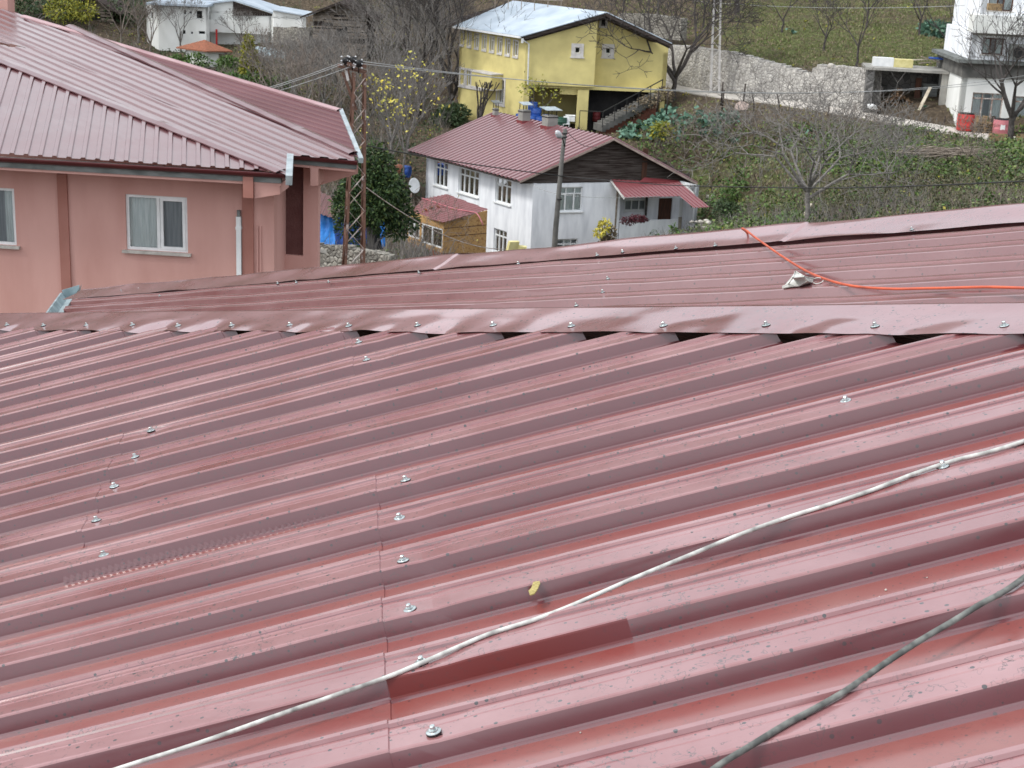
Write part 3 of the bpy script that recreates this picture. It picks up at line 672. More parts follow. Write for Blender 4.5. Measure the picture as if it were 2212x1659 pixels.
def groundmat():
    m, t, b, N, L = nodes('hillside_ground'); g = N('ShaderNodeNewGeometry'); at_ = N('ShaderNodeAttribute'); at_.attribute_name = 'green'
    n1 = N('ShaderNodeTexNoise'); n1.inputs['Scale'].default_value = .55; n1.inputs['Detail'].default_value = 9; n1.inputs['Roughness'].default_value = .7; L(g.outputs['Position'], n1.inputs['Vector'])
    n2 = N('ShaderNodeTexNoise'); n2.inputs['Scale'].default_value = 3.5; n2.inputs['Detail'].default_value = 8; n2.inputs['Roughness'].default_value = .75; L(g.outputs['Position'], n2.inputs['Vector'])
    soil = N('ShaderNodeValToRGB'); e = soil.color_ramp.elements; e[0].position = .3; e[0].color = (.05, .04, .03, 1); e[1].position = .72; e[1].color = (.21, .165, .115, 1)
    e2 = e.new(.5); e2.color = (.105, .082, .06, 1); L(n2.outputs['Fac'], soil.inputs[0])
    gr = N('ShaderNodeValToRGB'); e = gr.color_ramp.elements; e[0].position = .3; e[0].color = (.06, .068, .03, 1); e[1].position = .7; e[1].color = (.24, .25, .11, 1)
    e2 = e.new(.5); e2.color = (.095, .11, .042, 1); L(n2.outputs['Fac'], gr.inputs[0])
    ad = N('ShaderNodeMath'); ad.operation = 'ADD'; L(n1.outputs['Fac'], ad.inputs[0]); L(at_.outputs['Fac'], ad.inputs[1])
    mr = N('ShaderNodeMapRange'); mr.inputs['From Min'].default_value = .98; mr.inputs['From Max'].default_value = 1.22; L(ad.outputs[0], mr.inputs[0])
    mx = N('ShaderNodeMixRGB'); L(mr.outputs[0], mx.inputs[0]); L(soil.outputs[0], mx.inputs[1]); L(gr.outputs[0], mx.inputs[2])
    L(mx.outputs[0], b.inputs['Base Color']); b.inputs['Roughness'].default_value = .95; b.inputs['Specular IOR Level'].default_value = .1
    bp = N('ShaderNodeBump'); bp.inputs['Distance'].default_value = .25; L(n2.outputs['Fac'], bp.inputs['Height']); L(bp.outputs[0], b.inputs['Normal'])
    return m
def greenness(x, y, z):
    if y < 44 or y > 175: return .35
    u, v = proj(V((x, y, z)))
    g = .30
    if u > 1540 and v < 160: g = .70
    if u > 1540 and v < 60: g = .60
    if 1330 < u and 215 < v < 262: g = .34
    if 1380 < u < 2212 and v >= 262: g = .52
    if u > 1500 and 300 < v < 480: g = .62
    if u < 950: g = .42
    if 520 < u < 700 and 130 < v < 220: g = .55
    if 820 < u < 960 and 240 < v < 360: g = .38
    return g
gv_ = np.array([greenness(*p) for p in vv.tolist()]).reshape(ny, nx)
for _ in range(10): gv_[1:-1, 1:-1] = (gv_[1:-1, 1:-1] + gv_[:-2, 1:-1] + gv_[2:, 1:-1] + gv_[1:-1, :-2] + gv_[1:-1, 2:]) / 5
al = me.attributes.new('green', 'FLOAT', 'POINT')
al.data.foreach_set('value', gv_.ravel())
me.materials.append(groundmat()); me.update()
o = bpy.data.objects.new('ground', me); SC.collection.objects.link(o); o['kind'] = 'structure'
# road
mb = MB(); rr_ = spline([p for p in road_pts], 12); k_ = None
for i, p in enumerate(rr_):
    d = (rr_[min(i + 1, len(rr_) - 1)] - rr_[max(i - 1, 0)]); n = V((-d.y, d.x, 0)).normalized(); n = n if n.y > 0 else -n
    wv = .12 * NZ.noise(V((i * .4, 0, 0)))
    c = (p - n * (RW + wv) + V((0, 0, -.25)), p - n * (RW + wv) + V((0, 0, .02)), p + V((0, 0, .05)), p + n * (RW - .05) + V((0, 0, .02)), p + n * (RW) + V((0, 0, -.25)))
    if k_:
        for j in range(4): mb.quad(k_[j], c[j], c[j + 1], k_[j + 1])
    k_ = c
o = mb.build('road', M['road']); o['kind'] = 'structure'

# ================================================================== BUILDING HELPERS
Z1 = V((0, 0, 1))
def wall(mb, O, d, L, h, th, n, holes=()):
    """vertical panel: O bottom corner, d unit along, n unit outward; th thickness inward; holes (s0,s1,z0,z1)"""
    ss = sorted({0, L} | {x for a in holes for x in a[:2]}); zs = sorted({0, h} | {x for a in holes for x in a[2:4]})
    def P(s, z, k): return O + d * s + Z1 * z - n * (th if k else 0)
    def hole(s, z): return any(a[0] <= s <= a[1] and a[2] <= z <= a[3] for a in holes)
    for s0, s1 in zip(ss, ss[1:]):
        for z0, z1 in zip(zs, zs[1:]):
            if hole((s0 + s1) / 2, (z0 + z1) / 2): continue
            for k in (0, 1): mb.quad(P(s0, z0, k), P(s1, z0, k), P(s1, z1, k), P(s0, z1, k))
    rects = [(0, L, 0, h)] + [tuple(a[:4]) for a in holes]
    for s0, s1, z0, z1 in rects:
        mb.quad(P(s0, z0, 0), P(s1, z0, 0), P(s1, z0, 1), P(s0, z0, 1)); mb.quad(P(s0, z1, 0), P(s1, z1, 0), P(s1, z1, 1), P(s0, z1, 1))
        mb.quad(P(s0, z0, 0), P(s0, z1, 0), P(s0, z1, 1), P(s0, z0, 1)); mb.quad(P(s1, z0, 0), P(s1, z1, 0), P(s1, z1, 1), P(s1, z0, 1))
def window(par, O, d, w_, h_, n, cols=(.5,), row=None, fr=.055, sill=True, depth=.08, curtain='curtain', frame='white', rowcols=None, sillmat='sill', label=None, trim=None):
    """O lower left corner of the opening on the wall face; the frame sits back by depth"""
    f = MB(); o_ = O - n * depth; t = .05
    def bar(s0, s1, z0, z1, k=0.0): f.box(o_ + d * s0 + Z1 * z0 - n * (t - k), d * (s1 - s0), Z1 * (z1 - z0), n * t)
    bar(0, w_, 0, fr); bar(0, w_, h_ - fr, h_); bar(0, fr, fr, h_ - fr); bar(w_ - fr, w_, fr, h_ - fr)
    top = h_ - fr
    if row: bar(fr, w_ - fr, h_ * row - fr / 2, h_ * row + fr / 2, .002); top = h_ * row - fr / 2
    for c in cols: bar(w_ * c - fr * .55, w_ * c + fr * .55, fr, top, .004)
    if row:
        for c in (rowcols if rowcols is not None else cols): bar(w_ * c - fr * .4, w_ * c + fr * .4, h_ * row + fr / 2, h_ - fr, .004)
    F = f.build('window', M[frame], par, label=label)
    g = MB(); g.quad(o_ + d * fr + Z1 * fr - n * .03, o_ + d * (w_ - fr) + Z1 * fr - n * .03, o_ + d * (w_ - fr) + Z1 * (h_ - fr) - n * .03, o_ + d * fr + Z1 * (h_ - fr) - n * .03)
    g.build('pane', M['glass'], F)
    # curtain with folds
    cs = curtain if isinstance(curtain, (list, tuple)) else [(0, 1, curtain)]
    for a, b, mname in cs:
        c = MB(); k = 14; pr = None
        for i in range(k + 1):
            s = w_ * (a + (b - a) * i / k); q = .012 * math.sin(i * 2.4) if mname == 'curtain' else 0
            cur = (o_ + d * s - n * (.09 + q), o_ + d * s - n * (.09 + q) + Z1 * h_)
            if pr: c.quad(pr[0], cur[0], cur[1], pr[1])
            pr = cur
        c.build('curtain' if mname == 'curtain' else 'backing', M[mname], F)
    if sill:
        s = MB(); s.box(O - d * .08 - Z1 * .06 - n * .02, d * (w_ + .16), Z1 * .058, n * .11); s.build('sill', M[sillmat], F)
    if trim:
        s = MB(); T = trim
        for a in ((-T, 0, -T, h_ + T), (w_, w_ + T, -T, h_ + T), (0, w_, h_, h_ + T), (0, w_, -T, 0)):
            s.box(O + d * a[0] + Z1 * a[2] + n * .003, d * (a[1] - a[0]), Z1 * (a[3] - a[2]), n * .04)
        e9 = .0 if T < .1 else .06; s.box(O + d * (-T - e9) + Z1 * (-T - .08) + n * .003, d * (w_ + 2 * T + 2 * e9), Z1 * .08, n * .07)
        s.build('surround', M['trim'], F)
    return F
def hole_on(C, d, n, u0, u1, v0, v1, base):
    """pixel rectangle -> (s0, s1, z0, z1) on the wall through C running along d"""
    a = onp(u0, (v0 + v1) / 2, C, n); b = onp(u1, (v0 + v1) / 2, C, n)
    s0, s1 = sorted(((a - C).dot(d), (b - C).dot(d))); m = onp((u0 + u1) / 2, v0, C, n); k = onp((u0 + u1) / 2, v1, C, n)
    return s0, s1, k.z - base, m.z - base
def frame_dirs(az):
    d = azv(az); n = V((d.y, -d.x, 0)); return d, n if n.y < 0 else -n

# ================================================================== PINK NEIGHBOUR
dP, nP = frame_dirs(93.5)
W0 = at(0, 500, 33.6); zb = 3.0
bP = azv(-15)
pk = thing('apartment_building', setz(W0, zb), 'large pink rendered building with brick red pilasters and a wide maroon ribbed roof', 'building')
WL = along(W0, dP, -260); WR = along(W0, dP, 592); e0 = at(0, 366, 32.6); ztop = zat(W0, 372) + .15
L = (WR - WL).length; O = setz(WL, zb)
hz = [hole_on(O, dP, nP, 272, 405, 423, 543, zb), hole_on(O, dP, nP, -96, 33, 404, 527, zb), hole_on(O, dP, nP, -110, 36, 676, 800, zb)]
mb = MB(); wall(mb, O, dP, L, ztop - zb, .3, nP, hz); 
W2 = WR - nP * 1.1; W2R = along(W2, dP, 687); L2 = (W2R - W2).length
pz = hole_on(W2, dP, nP, 592, 655, 352, 551, zb); pz = (.0, pz[1], pz[2], pz[3] + .3)
h2 = zat(W2, 345) - zb + .3
wall(mb, setz(W2, zb), dP, L2, h2, .25, nP, [(0.001, pz[1], pz[2], min(pz[3], h2 - .001))])
mb.box(setz(WR, zb) - nP * .3, -dP * .3, -nP * .8, Z1 * (ztop - zb)); mb.box(setz(W2R, zb) - nP * .25, -dP * .3, bP * 5, Z1 * (h2))
mb.box(setz(WL, zb) - nP * 6, dP * (L + L2 - 2.3), -nP * .3, Z1 * (ztop - zb - .5)); 
mb.build('wall', M['pink'], pk)
mb = MB(); mb.box(setz(W2, zb + pz[2]) - nP * .10 + dP * .003, dP * (pz[1] - .006), -nP * .05, Z1 * (min(pz[3], h2) - pz[2] - .004)); mb.build('recessed_panel', M['panel'], pk)
mb = MB(); a = MB()
s0 = hole_on(O, dP, nP, 127, 148, 400, 500, zb); s1 = hole_on(O, dP, nP, 524, 548, 400, 500, zb)
for s in (s0, s1):
    a = MB(); a.box(O + dP * s[0] - nP * .02, dP * (s[1] - s[0]), nP * .07, Z1 * (ztop - zb - .1)); a.build('pilaster', M['pinkd'], pk)
for u in (555, 562):
    s = hole_on(O, dP, nP, u, u + 3, 400, 500, zb); a = MB(); a.box(O + dP * s[0] - nP * .0, dP * .025, nP * .03, Z1 * (ztop - zb - 1.0)); a.build('conduit', M['pink'], pk)
s = hole_on(O, dP, nP, 512, 522, 455, 460, zb); a = MB(); a.box(O + dP * s[0] + nP * .01, dP * (s[1] - s[0]), nP * .09, Z1 * (s[3] - .12)); a.box(O + dP * (s[0] - .012) + nP * .002 + Z1 * (s[2] - .35), dP * (s[1] - s[0] + .024), nP * .11, Z1 * .06)
a.build('downpipe', M['white'], pk); a = MB(); a.box(O + dP * (s[0] + .02) + nP * .02 + Z1 * (s[3] - .121), dP * (s[1] - s[0] - .04), nP * .07, Z1 * .14); a.build('downpipe_collar', M['fascia'], pk)
for k, hh in enumerate(hz):
    cur = [(0.03, .48, 'curtain'), (.52, .97, 'screen')] if k == 0 else ([(0, .8, 'screen'), (.8, 1, 'curtain')] if k == 1 else 'curtain')
    window(pk, O + dP * hh[0] + Z1 * hh[2], dP, hh[1] - hh[0], hh[3] - hh[2], nP, (.52,), fr=.065, curtain=cur, depth=.05, sillmat='sill', label='two-pane white window with net curtain' if k == 0 else None)
    if k == 0:
        q = MB(); oo = O + dP * (hh[0] + (hh[1] - hh[0]) * .555) + Z1 * (hh[2] + .05) - nP * .085
        ww = (hh[1] - hh[0]) * .40; h3 = hh[3] - hh[2] - .1
        for bx in ((0, ww, 0, .06), (0, ww, h3 - .06, h3), (0, .06, .06, h3 - .06), (ww - .06, ww, .06, h3 - .06)): q.box(oo + dP * bx[0] + Z1 * bx[2], dP * (bx[1] - bx[0]), Z1 * (bx[3] - bx[2]), nP * .05)
        q.build('sliding_sash', M['white'], pk)
# eaves
Eo = .95
G0 = at(0, 339, W0.y - Eo + .0); G0 = G0; EL = along(G0, dP, -260); ER = along(G0, dP, 617)
def eave(name, a, b, v_a, specs, back):
    for nm, m, dz0, dz1, y0, y1 in specs:
        q = MB(); q.box(a + Z1 * dz0 - nP * y0, b - a, -nP * (y1 - y0), Z1 * (dz1 - dz0)); q.build(nm, M[m], pk)
# gutter : half-round-ish trough with two lips
def trough(a, b, r=.075):
    q = MB(); rows = []
    for (y, z) in ((.09, -.0), (.10, .01), (.105, .0), (.10, -.03), (.085, -.05), (.07, -.075), (.03, -.10), (-.02, -.105), (-.02, .0)):
        rows.append((a + nP * y + Z1 * z, b + nP * y + Z1 * z))
    for p_, q_ in zip(rows, rows[1:]): q.quad(p_[0], p_[1], q_[1], q_[0])
    q.poly([r_[0] for r_ in rows]); q.poly([r_[1] for r_ in rows[::-1]]); return q
ER = setz(ER, (ER.z + zat(ER, 376)) / 2); ER2 = V(ER); EL2 = setz(EL, EL.z)
trough(EL2, ER2).build('gutter', M['gutter'], pk)
dE = (ER2 - EL2)
q = MB(); q.box(EL2 - Z1 * .22 - nP * .02, dE * .988, -nP * .12, Z1 * .21); q.build('fascia', M['fascia'], pk)
q = MB(); q.box(EL2 - Z1 * .28 - nP * .05, dE * .988, -nP * (Eo - .02), Z1 * .058); q.build('soffit', M['pink'], pk)
# second, higher eave at the right end
G1 = at(700, 341, W0.y - .1); F0 = along(G1, dP, 627); F1 = along(G1, dP, 773); F0 = setz(F0, zat(F0, 334)); F1 = setz(F1, zat(F1, 347))
trough(F0, F1).build('gutter', M['gutter'], pk); dF = F1 - F0
q = MB(); q.box(F0 - Z1 * .20 - nP * .02, dF * .97, -nP * .12, Z1 * .19); q.build('fascia', M['fascia'], pk)
q = MB(); q.box(F0 - Z1 * .26 - nP * .05, dF * .955, bP * 1.0, Z1 * .058); q.build('soffit', M['pink'], pk)
# tapering beams under the eaves
def bracket(base, d, L_, h0, h1, th, m):
    q = MB(); q.prism([base, base + d * L_, base + d * L_ - Z1 * h1, base - Z1 * h0], bP * th); return q.build('bracket', M[m], pk)
B_ = setz(W2R, F0.z - .262); bracket(B_ + nP * .0, dP, (F1 - W2R).dot(dP) - .12, .52, .20, .22, 'pink')
q = MB(); s = onp(670, 360, F0, nP); s2 = onp(687, 360, F0, nP); q.box(setz(s, F0.z - .66) - nP * .03, s2 - s, -nP * 1.1, Z1 * .398); q.build('eave_beam', M['pink'], pk)
q = MB(); s = onp(525, 400, ER, nP); s2 = onp(547, 400, ER, nP); w3 = (s2 - s).length; zt = ER.z - .10
q.box(setz(s, zt - .46) + nP * .02, dP * w3, -nP * 1.0, Z1 * .45); q.build('eave_beam', M['pinkd'], pk)
q = MB(); s = onp(548, 398, ER, nP); s2 = onp(603, 400, ER, nP)
q.prism([setz(s, ER.z - .262) - nP * .06, setz(s2, ER.z - .262) - nP * .06, setz(s2, ER.z - .46) - nP * .06, setz(s, ER.z - .58) - nP * .06], -nP * .9); q.build('eave_beam', M['pink'], pk)
# roof slopes
rD = (RT * -.204 + UP * .598 + FW).normalized()
n1 = dP.cross(rD).normalized(); n1 = n1 if n1.z > 0 else -n1
R0 = EL2 + Z1 * .015 + nP * .05; R1 = ER2 + Z1 * .015 + nP * .05
K = lambda u, v: onp(u, v, R1, n1)
h_l = K(-260, 134 - .402 * 260); h_r = K(606, 374)
sheet('roof_sheet', [K(-255, 316), K(612, 371), h_r, h_l], rD, n1, .30, .035, M['pinkroof'], pk, [(0, 0), (.60, 0), (.66, 1), (.92, 1), (1.0, 0)], seg=14, wob=.006, seed=3)
H0, H1 = K(0, 136), K(596, 371)
Gc = F1 + Z1 * .03
n2 = (H1 - H0).cross(Gc - H0).normalized(); n2 = n2 if n2.z > 0 else -n2
Q = lambda u, v, h=.0: onp(u, v, H0 + n2 * h, n2)
r2 = (Q(0, 72) - Q(622, 336)).normalized()
PR2 = [(0, 0), (.45, 0), (.53, 1), (.92, 1), (1, 0)]
sheet('roof_sheet', [Q(-120, 86), Q(596, 371), Q(620, 382), Q(623, 336), Q(120, 132 - 20)], r2, n2, .27, .032, M['pinkroof'], pk, PR2, seg=30, wob=.008, seed=5)
sheet('roof_sheet', [Q(-120, -12), Q(-120, 60), Q(120, 122), Q(623, 336), Q(766, 347), Q(763, 336), Q(197, 80), Q(60, 36)][:], r2, n2, .27, .032, M['pinkroof'], pk, PR2, seg=30, wob=.008, phase=.1, seed=6)
T3 = at(733, 239, 37.0); C3a = Q(240, 99); C3b = Q(763, 336)
n3 = (C3b - C3a).cross(T3 - C3a).normalized(); n3 = n3 if n3.z > 0 else -n3
S3 = lambda u, v, h=0: onp(u, v, C3a + n3 * h, n3)
sheet('roof_sheet', [S3(140, 60), S3(733, 239), S3(774, 343), S3(763, 336)], S3(300, 110) - S3(733, 239), n3, .27, .028, M['pinkroofd'], pk, PR2, seg=20, wob=.004, seed=8)
def strip(name, a, b, up_, w0, th, m, par, n_, bumps=True, seed=0):
    q = MB(); rows = []; N_ = 70
    for i in range(N_ + 1):
        p = a.lerp(b, i / N_); c = .02 * NZ.noise(V((i * .35, seed, 0))) if bumps else 0
        rows.append([p + up_ * (-w0 / 2 + c) + n_ * .0, p + up_ * (-w0 / 2 + c) + n_ * th * .6, p + n_ * (th + c), p + up_ * w0 / 2 + n_ * th * .6, p + up_ * (w0 / 2 + .01) + n_ * -.02])
    for r0, r1 in zip(rows, rows[1:]):
        for j in range(4): q.quad(r0[j], r1[j], r1[j + 1], r0[j + 1])
    return q.build(name, M[m], par, True)
hd = (H1 - H0).normalized(); strip('hip_cap', h_l + n1 * .03, h_r + n1 * .03, n1.cross(hd).normalized(), .26, .05, 'pinkroof', pk, n1, seed=1)
cd_ = (C3b - C3a).normalized(); strip('hip_cap', S3(150, 60) + n2 * .03, C3b + n2 * .03, n2.cross(cd_).normalized(), .24, .07, 'pinkroof', pk, n2, seed=2)
rg = (S3(733, 239) - S3(140, 60)).normalized(); strip('ridge_cap', Q(50, 36, .03), S3(733, 239, .03), n3.cross(rg).normalized(), .20, .05, 'palecap', pk, n3, seed=3)
vg = (S3(776, 345) - S3(734, 239)).normalized()
q = MB(); q.box(S3(731, 238, .0) - n3 * .06, S3(775, 346) - S3(731, 238), dP * .10, n3 * .11); q.build('verge_flashing', M['zinc'], pk)
q = MB(); a, b = Q(620, 336), Q(617, 384); q.box(a - n2 * .16, b - a, dP * .14, n2 * .21); q.build('verge_flashing', M['zinc'], pk)
q = MB(); q.box(at(-14, 42, 43.5) - Z1 * 1.0, dP * .42, -nP * .5, Z1 * 2.4); q.build('chimney', M['pink'], pk)

# ================================================================== GABLED HOUSES
def shed_roof(par, name, E1, Er, Ap, back, m, pitch, h=.03, th=.10, flat=False, seed=0, board='barge'):
    """two slopes of a gabled roof: E1/Er gable eave points, Ap gable apex, back = vector to the far gable"""
    outs = []
    for k, (a, nm) in enumerate(((E1, 'roof'), (Er, 'roof'))):
        n = back.cross(Ap - a); n = n if n.z > 0 else -n; n.normalize()
        ps = [a, Ap, Ap + back, a + back]
        if flat: q = MB(); q.prism(ps, -n * .05); o = q.build('roof', m, par)
        else: o = sheet('roof', ps, Ap - a, n, pitch, h, m, par)
        outs.append((o, n))
        q = MB(); dd = (Ap - a).normalized(); q.box(a - n * (th + .02) + back.normalized() * -.02, Ap - a, back.normalized() * .05, n * th)
        q.build('barge_board', M[board], par)
        q = MB(); q.prism([a - n * .06, Ap - n * .06, Ap + back - n * .06, a + back - n * .06], -n * .05); q.build('roof_deck', M['wood'], par)
    return outs
# ---------------- white house with boarded gable
dL, nL = frame_dirs(-37); nL = nL
dR, nR = frame_dirs(70)
Cw = at(1144, 575, 80); zw = Cw.z - .6
wh = thing('house', setz(Cw, zw), 'two-storey white house with dark timber gable and maroon ribbed roof beside the street lamp', 'house')
def rel(C, u): pass
zt = zat(Cw, 397); Lw = along(Cw, dL, 917); Ll = (Lw - Cw).length; Rw = along(Cw, dR, 1331); Lr = (Rw - Cw).length
O = setz(Cw, zw); H_ = zt - zw
hl = [hole_on(O, dL, nL, 938, 967, 349, 403, zw), hole_on(O, dL, nL, 990, 1034, 366, 421, zw), hole_on(O, dL, nL, 1070, 1104, 386, 440, zw), hole_on(O, dL, nL, 1066, 1094, 496, 548, zw)]
hr = [hole_on(O, dR, nR, 1209, 1258, 404, 457, zw), hole_on(O, dR, nR, 1202, 1248, 516, 545, zw)]
mb = MB(); wall(mb, O, dL, Ll, H_, .25, nL, hl); wall(mb, O + dR * .0, dR, Lr, H_ - .02, .25, nR, hr)
# recessed porch side: inner wall set back, parapet, end post
Rb = O + dR * Lr; pd = 1.5
pr_ = onp(1500, 500, setz(Rw, zw), nR); Lp = (pr_ - Rb).dot(dR)
inn = Rb - nR * pd
hp = [hole_on(inn, dR, nR, 1350, 1396, 432, 455, zw), hole_on(inn, dR, nR, 1422, 1452, 428, 475, zw), hole_on(inn, dR, nR, 1466, 1486, 430, 498, zw)]
wall(mb, inn, dR, Lp + .2, H_ - .05, .2, nR, hp); mb.box(Rb - nR * .25, -dR * .25, -nR * (pd), Z1 * H_)
pz_ = hole_on(Rb, dR, nR, 1340, 1462, 476, 540, zw)[3]
mb.box(Rb + dR * .05, dR * (hole_on(Rb, dR, nR, 1340, 1463, 476, 540, zw)[1] - .05), -nR * .15, Z1 * pz_)
po = hole_on(Rb, dR, nR, 1494, 1503, 450, 540, zw); mb.box(Rb + dR * po[0], dR * (po[1] - po[0]), -nR * .15, Z1 * (H_ - .2)); mb.box(Rb + dR * po[1], -dR * .15, -nR * pd, Z1 * (H_ - .2))
mb.box(Rb + dR * hole_on(Rb, dR, nR, 1463, 1500, 500, 540, zw)[0], dR * 1.0, -nR * .15, Z1 * (pz_ - .75))
bk = O + dL * Ll; mb.box(bk, -dL * .25, dR * (Lr + Lp), Z1 * (H_ - .2)); mb.box(inn + dR * (Lp + .2), -dR * .2, -nR * (Ll - pd) * .8, Z1 * H_)
mb.build('wall', M['whitewall'], wh)
for k, a in enumerate(hl):
    if k == 1: window(wh, O + dL * a[0] + Z1 * a[2], dL, a[1] - a[0], a[3] - a[2], nL, (.27, .52, .76), .72, .07, rowcols=(.25, .5, .75), curtain=[(0, .3, 'curtain'), (.3, .52, 'screen'), (.52, .76, 'screen'), (.76, 1, 'curtain')], sillmat='white')
    else: window(wh, O + dL * a[0] + Z1 * a[2], dL, a[1] - a[0], a[3] - a[2], nL, (.36, .66), .72, .07, curtain=[(0, .34, 'curtain'), (.34, .66, 'screen'), (.66, 1, 'curtain')], sillmat='white')
for k, a in enumerate(hr):
    window(wh, O + dR * a[0] + Z1 * a[2], dR, a[1] - a[0], a[3] - a[2], nR, (.26, .64) if k == 0 else (.36, .68), .72 if k == 0 else .6, .075, rowcols=(.28, .66) if k == 0 else None, curtain='curtain' if k == 0 else [(0, .3, 'screen'), (.3, .7, 'curtain'), (.7, 1, 'screen')], sillmat='white')
a = hp[0]; window(wh, inn + dR * a[0] + Z1 * a[2], dR, a[1] - a[0], a[3] - a[2], nR, (.33, .68), None, .06, curtain='screen', sillmat='white')
a = hp[1]; q = MB(); q.box(inn + dR * a[0] + Z1 * a[2] - nR * .12, dR * (a[1] - a[0]), -nR * .05, Z1 * (a[3] - a[2])); q.build('door', M['woodbrown'], wh)
a = hp[2]; q = MB(); q.box(inn + dR * a[0] + Z1 * a[2] - nR * .1, dR * (a[1] - a[0]), -nR * .05, Z1 * (a[3] - a[2]) * .42); q.build('lower_door_panel', M['paleboard'], wh)
q = MB(); q.box(inn + dR * a[0] + Z1 * (a[2] + (a[3] - a[2]) * .44) - nR * .1, dR * (a[1] - a[0]), -nR * .05, Z1 * (a[3] - a[2]) * .56); q.build('door', M['whitewall2'], wh)
# bay corner breaking out near the ground
# roof
E1 = at(1122, 391, Cw.y - .55); gv = dR
gn = V((dR.y, -dR.x, 0)); gn = gn if gn.y < 0 else -gn
Ap = onp(1327, 298, E1, gn); Er = onp(1507, 395, E1, gn)
bkp = along(Ap, dL, 1069) - Ap
shed_roof(wh, 'r', E1, Er, Ap, bkp, M['farroof'], .36, .06)
# boarded gable set back a little, planks as separate courses in one mesh
q = MB(); gb = .5; a0 = E1 - gn * gb; ap = Ap - gn * gb; r0 = Er - gn * gb; rr = random.Random(5)
zl = zt - .02; ztp = ap.z - .12; kz = zl; row = 0
while kz < ztp:
    hgt = .19 + rr.uniform(-.03, .03); f = (kz + hgt - a0.z) / (ap.z - a0.z)
    fl = max(0, (kz + hgt * .6 - a0.z) / (ap.z - a0.z)); pL = a0.lerp(ap, max(fl, .04)); pR = r0.lerp(ap, max(fl, .04))
    pL = setz(pL, kz); pR = setz(pR, kz); tilt = rr.uniform(-.02, .02); ns = 4
    for j in range(ns):
        A_ = pL.lerp(pR, j / ns); B_ = pL.lerp(pR, (j + 1) / ns) - dR * .01; oo = rr.uniform(0, .05)
        q.prism([A_ + gn * (.02 + oo), B_ + gn * (.02 + oo) + Z1 * rr.uniform(-.02, .02), B_ + gn * oo + Z1 * (hgt + .01), A_ + gn * oo + Z1 * (hgt + .01)], -gn * .03)
    kz += hgt; row += 1
q.prism([a0 + Z1 * .05, r0 + Z1 * .05, ap - Z1 * .15], -gn * .05)
q.build('boarded_gable', M['wood'], wh)
q = MB(); s = onp(1384, 395, a0, gn); q.box(setz(s, zt) + gn * .06, dR * .28, -gn * .08, Z1 * 1.75); q.build('gable_post', M['woodbrown'], wh)
# porch awning : bent sheet
aw0 = onp(1320, 388, E1, gn) - gn * .25; aw1 = onp(1468, 394, E1, gn) - gn * .25
fw = gn * 1.25 - Z1 * .85
awn = at(1347, 429, (aw0 + fw).y); fwv = V((fw.x, fw.y, fw.z))
nA_ = dR.cross(fwv).normalized(); nA_ = nA_ if nA_.z > 0 else -nA_
q0 = onp(1320, 388, aw0, nA_); q1 = onp(1470, 395, aw0, nA_); q2 = onp(1533, 448, aw0, nA_); q3 = onp(1497, 449, aw0, nA_); q4 = onp(1467, 424, aw0, nA_); q5 = onp(1350, 428, aw0, nA_)
rbd = q5 - q0
aw = [q0, q1, q4, q5]; sheet('awning', [q0, onp(1468, 394, aw0, nA_), q4, q5], q4 - onp(1425, 393, aw0, nA_), nA_, .2, .03, M['awning'], wh, seg=1)
sheet('awning', [onp(1468, 394, aw0, nA_), q2, q3, q4], q2 - onp(1468, 394, aw0, nA_), nA_, .2, .03, M['awning'], wh, seg=1)
q = MB(); q.prism([onp(1395, 386, E1, gn) - gn * .2, onp(1470, 393, E1, gn) - gn * .2, onp(1470, 396, E1, gn) + gn * .1, onp(1380, 393, E1, gn) + gn * .1], Z1 * .04); q.build('awning_flashing', M['awning'], wh)
q = MB(); q.beam(q0 - nA_ * .05, q5 - nA_ * .05, .10, .08); q.beam(q1 - nA_ * .05 + dR * .1, onp(1500, 418, aw0, nA_) - nA_ * .05, .1, .08); q.build('awning_batten', M['trim'], wh)
q = MB(); q.box(onp(1333, 395, O, nR) - Z1 * 2.9 + nR * .02, dR * .10, -nR * .1, Z1 * 2.8); q.build('porch_post', M['greywood'], wh)
q = MB(); a = onp(1391, 445, inn, nR); q.box(setz(a, zw + pz_) + nR * .25, dR * .1, -nR * .1, Z1 * 1.6); q.build('porch_post', M['wood'], wh)
# chimneys
def chimney(par, u0, u1, vt, vb, Pn, cap_u, cap_v, m='conc', n_=None, capc='zinc', w=.5):
    p = onp((u0 + u1) / 2, vb, Pn[0], Pn[1]); pxm = F_PX / (p - CAM).length; w = (u1 - u0) / pxm; top = zat(p, vt)
    q = MB(); b0 = setz(p, p.z - .4) - dR * w / 2; q.box(b0, dR * w, -dL * -w * .9, Z1 * (top - b0.z)); c = q.build('chimney', M[m], par)
    q = MB(); q.box(b0 - dR * .05 - dL * .05, dR * (w + .1), dL * (w * .9 + .1), Z1 * (.4 + .08)); q.build('chimney_flashing', M['awning'], c)
    q = MB(); cz_ = top + .28; cw = cap_u / pxm
    q.box(setz(p, cz_) - dR * cw / 2 - dL * .12, dR * cw, dL * cw * .75 + Z1 * .12, Z1 * .03); q.build('cowl', M[capc], c)
    q = MB()
    for sx, sy in ((.1, .1), (.9, .1), (.1, .8), (.9, .8)): q.box(setz(b0, top) + dR * w * sx + dL * w * sy, dR * .03, dL * .03, Z1 * (.26 + .1 * sy))
    q.box(setz(b0, top - .12) - dR * .02 - dL * .02, dR * (w + .04), dL * (w * .9 + .04), Z1 * .05)
    q.build('cowl_stand', M['wireD'], c)
nr1 = bkp.cross(Ap - E1); nr1 = nr1 if nr1.z > 0 else -nr1; nr1.normalize(); PL = (Ap, nr1)
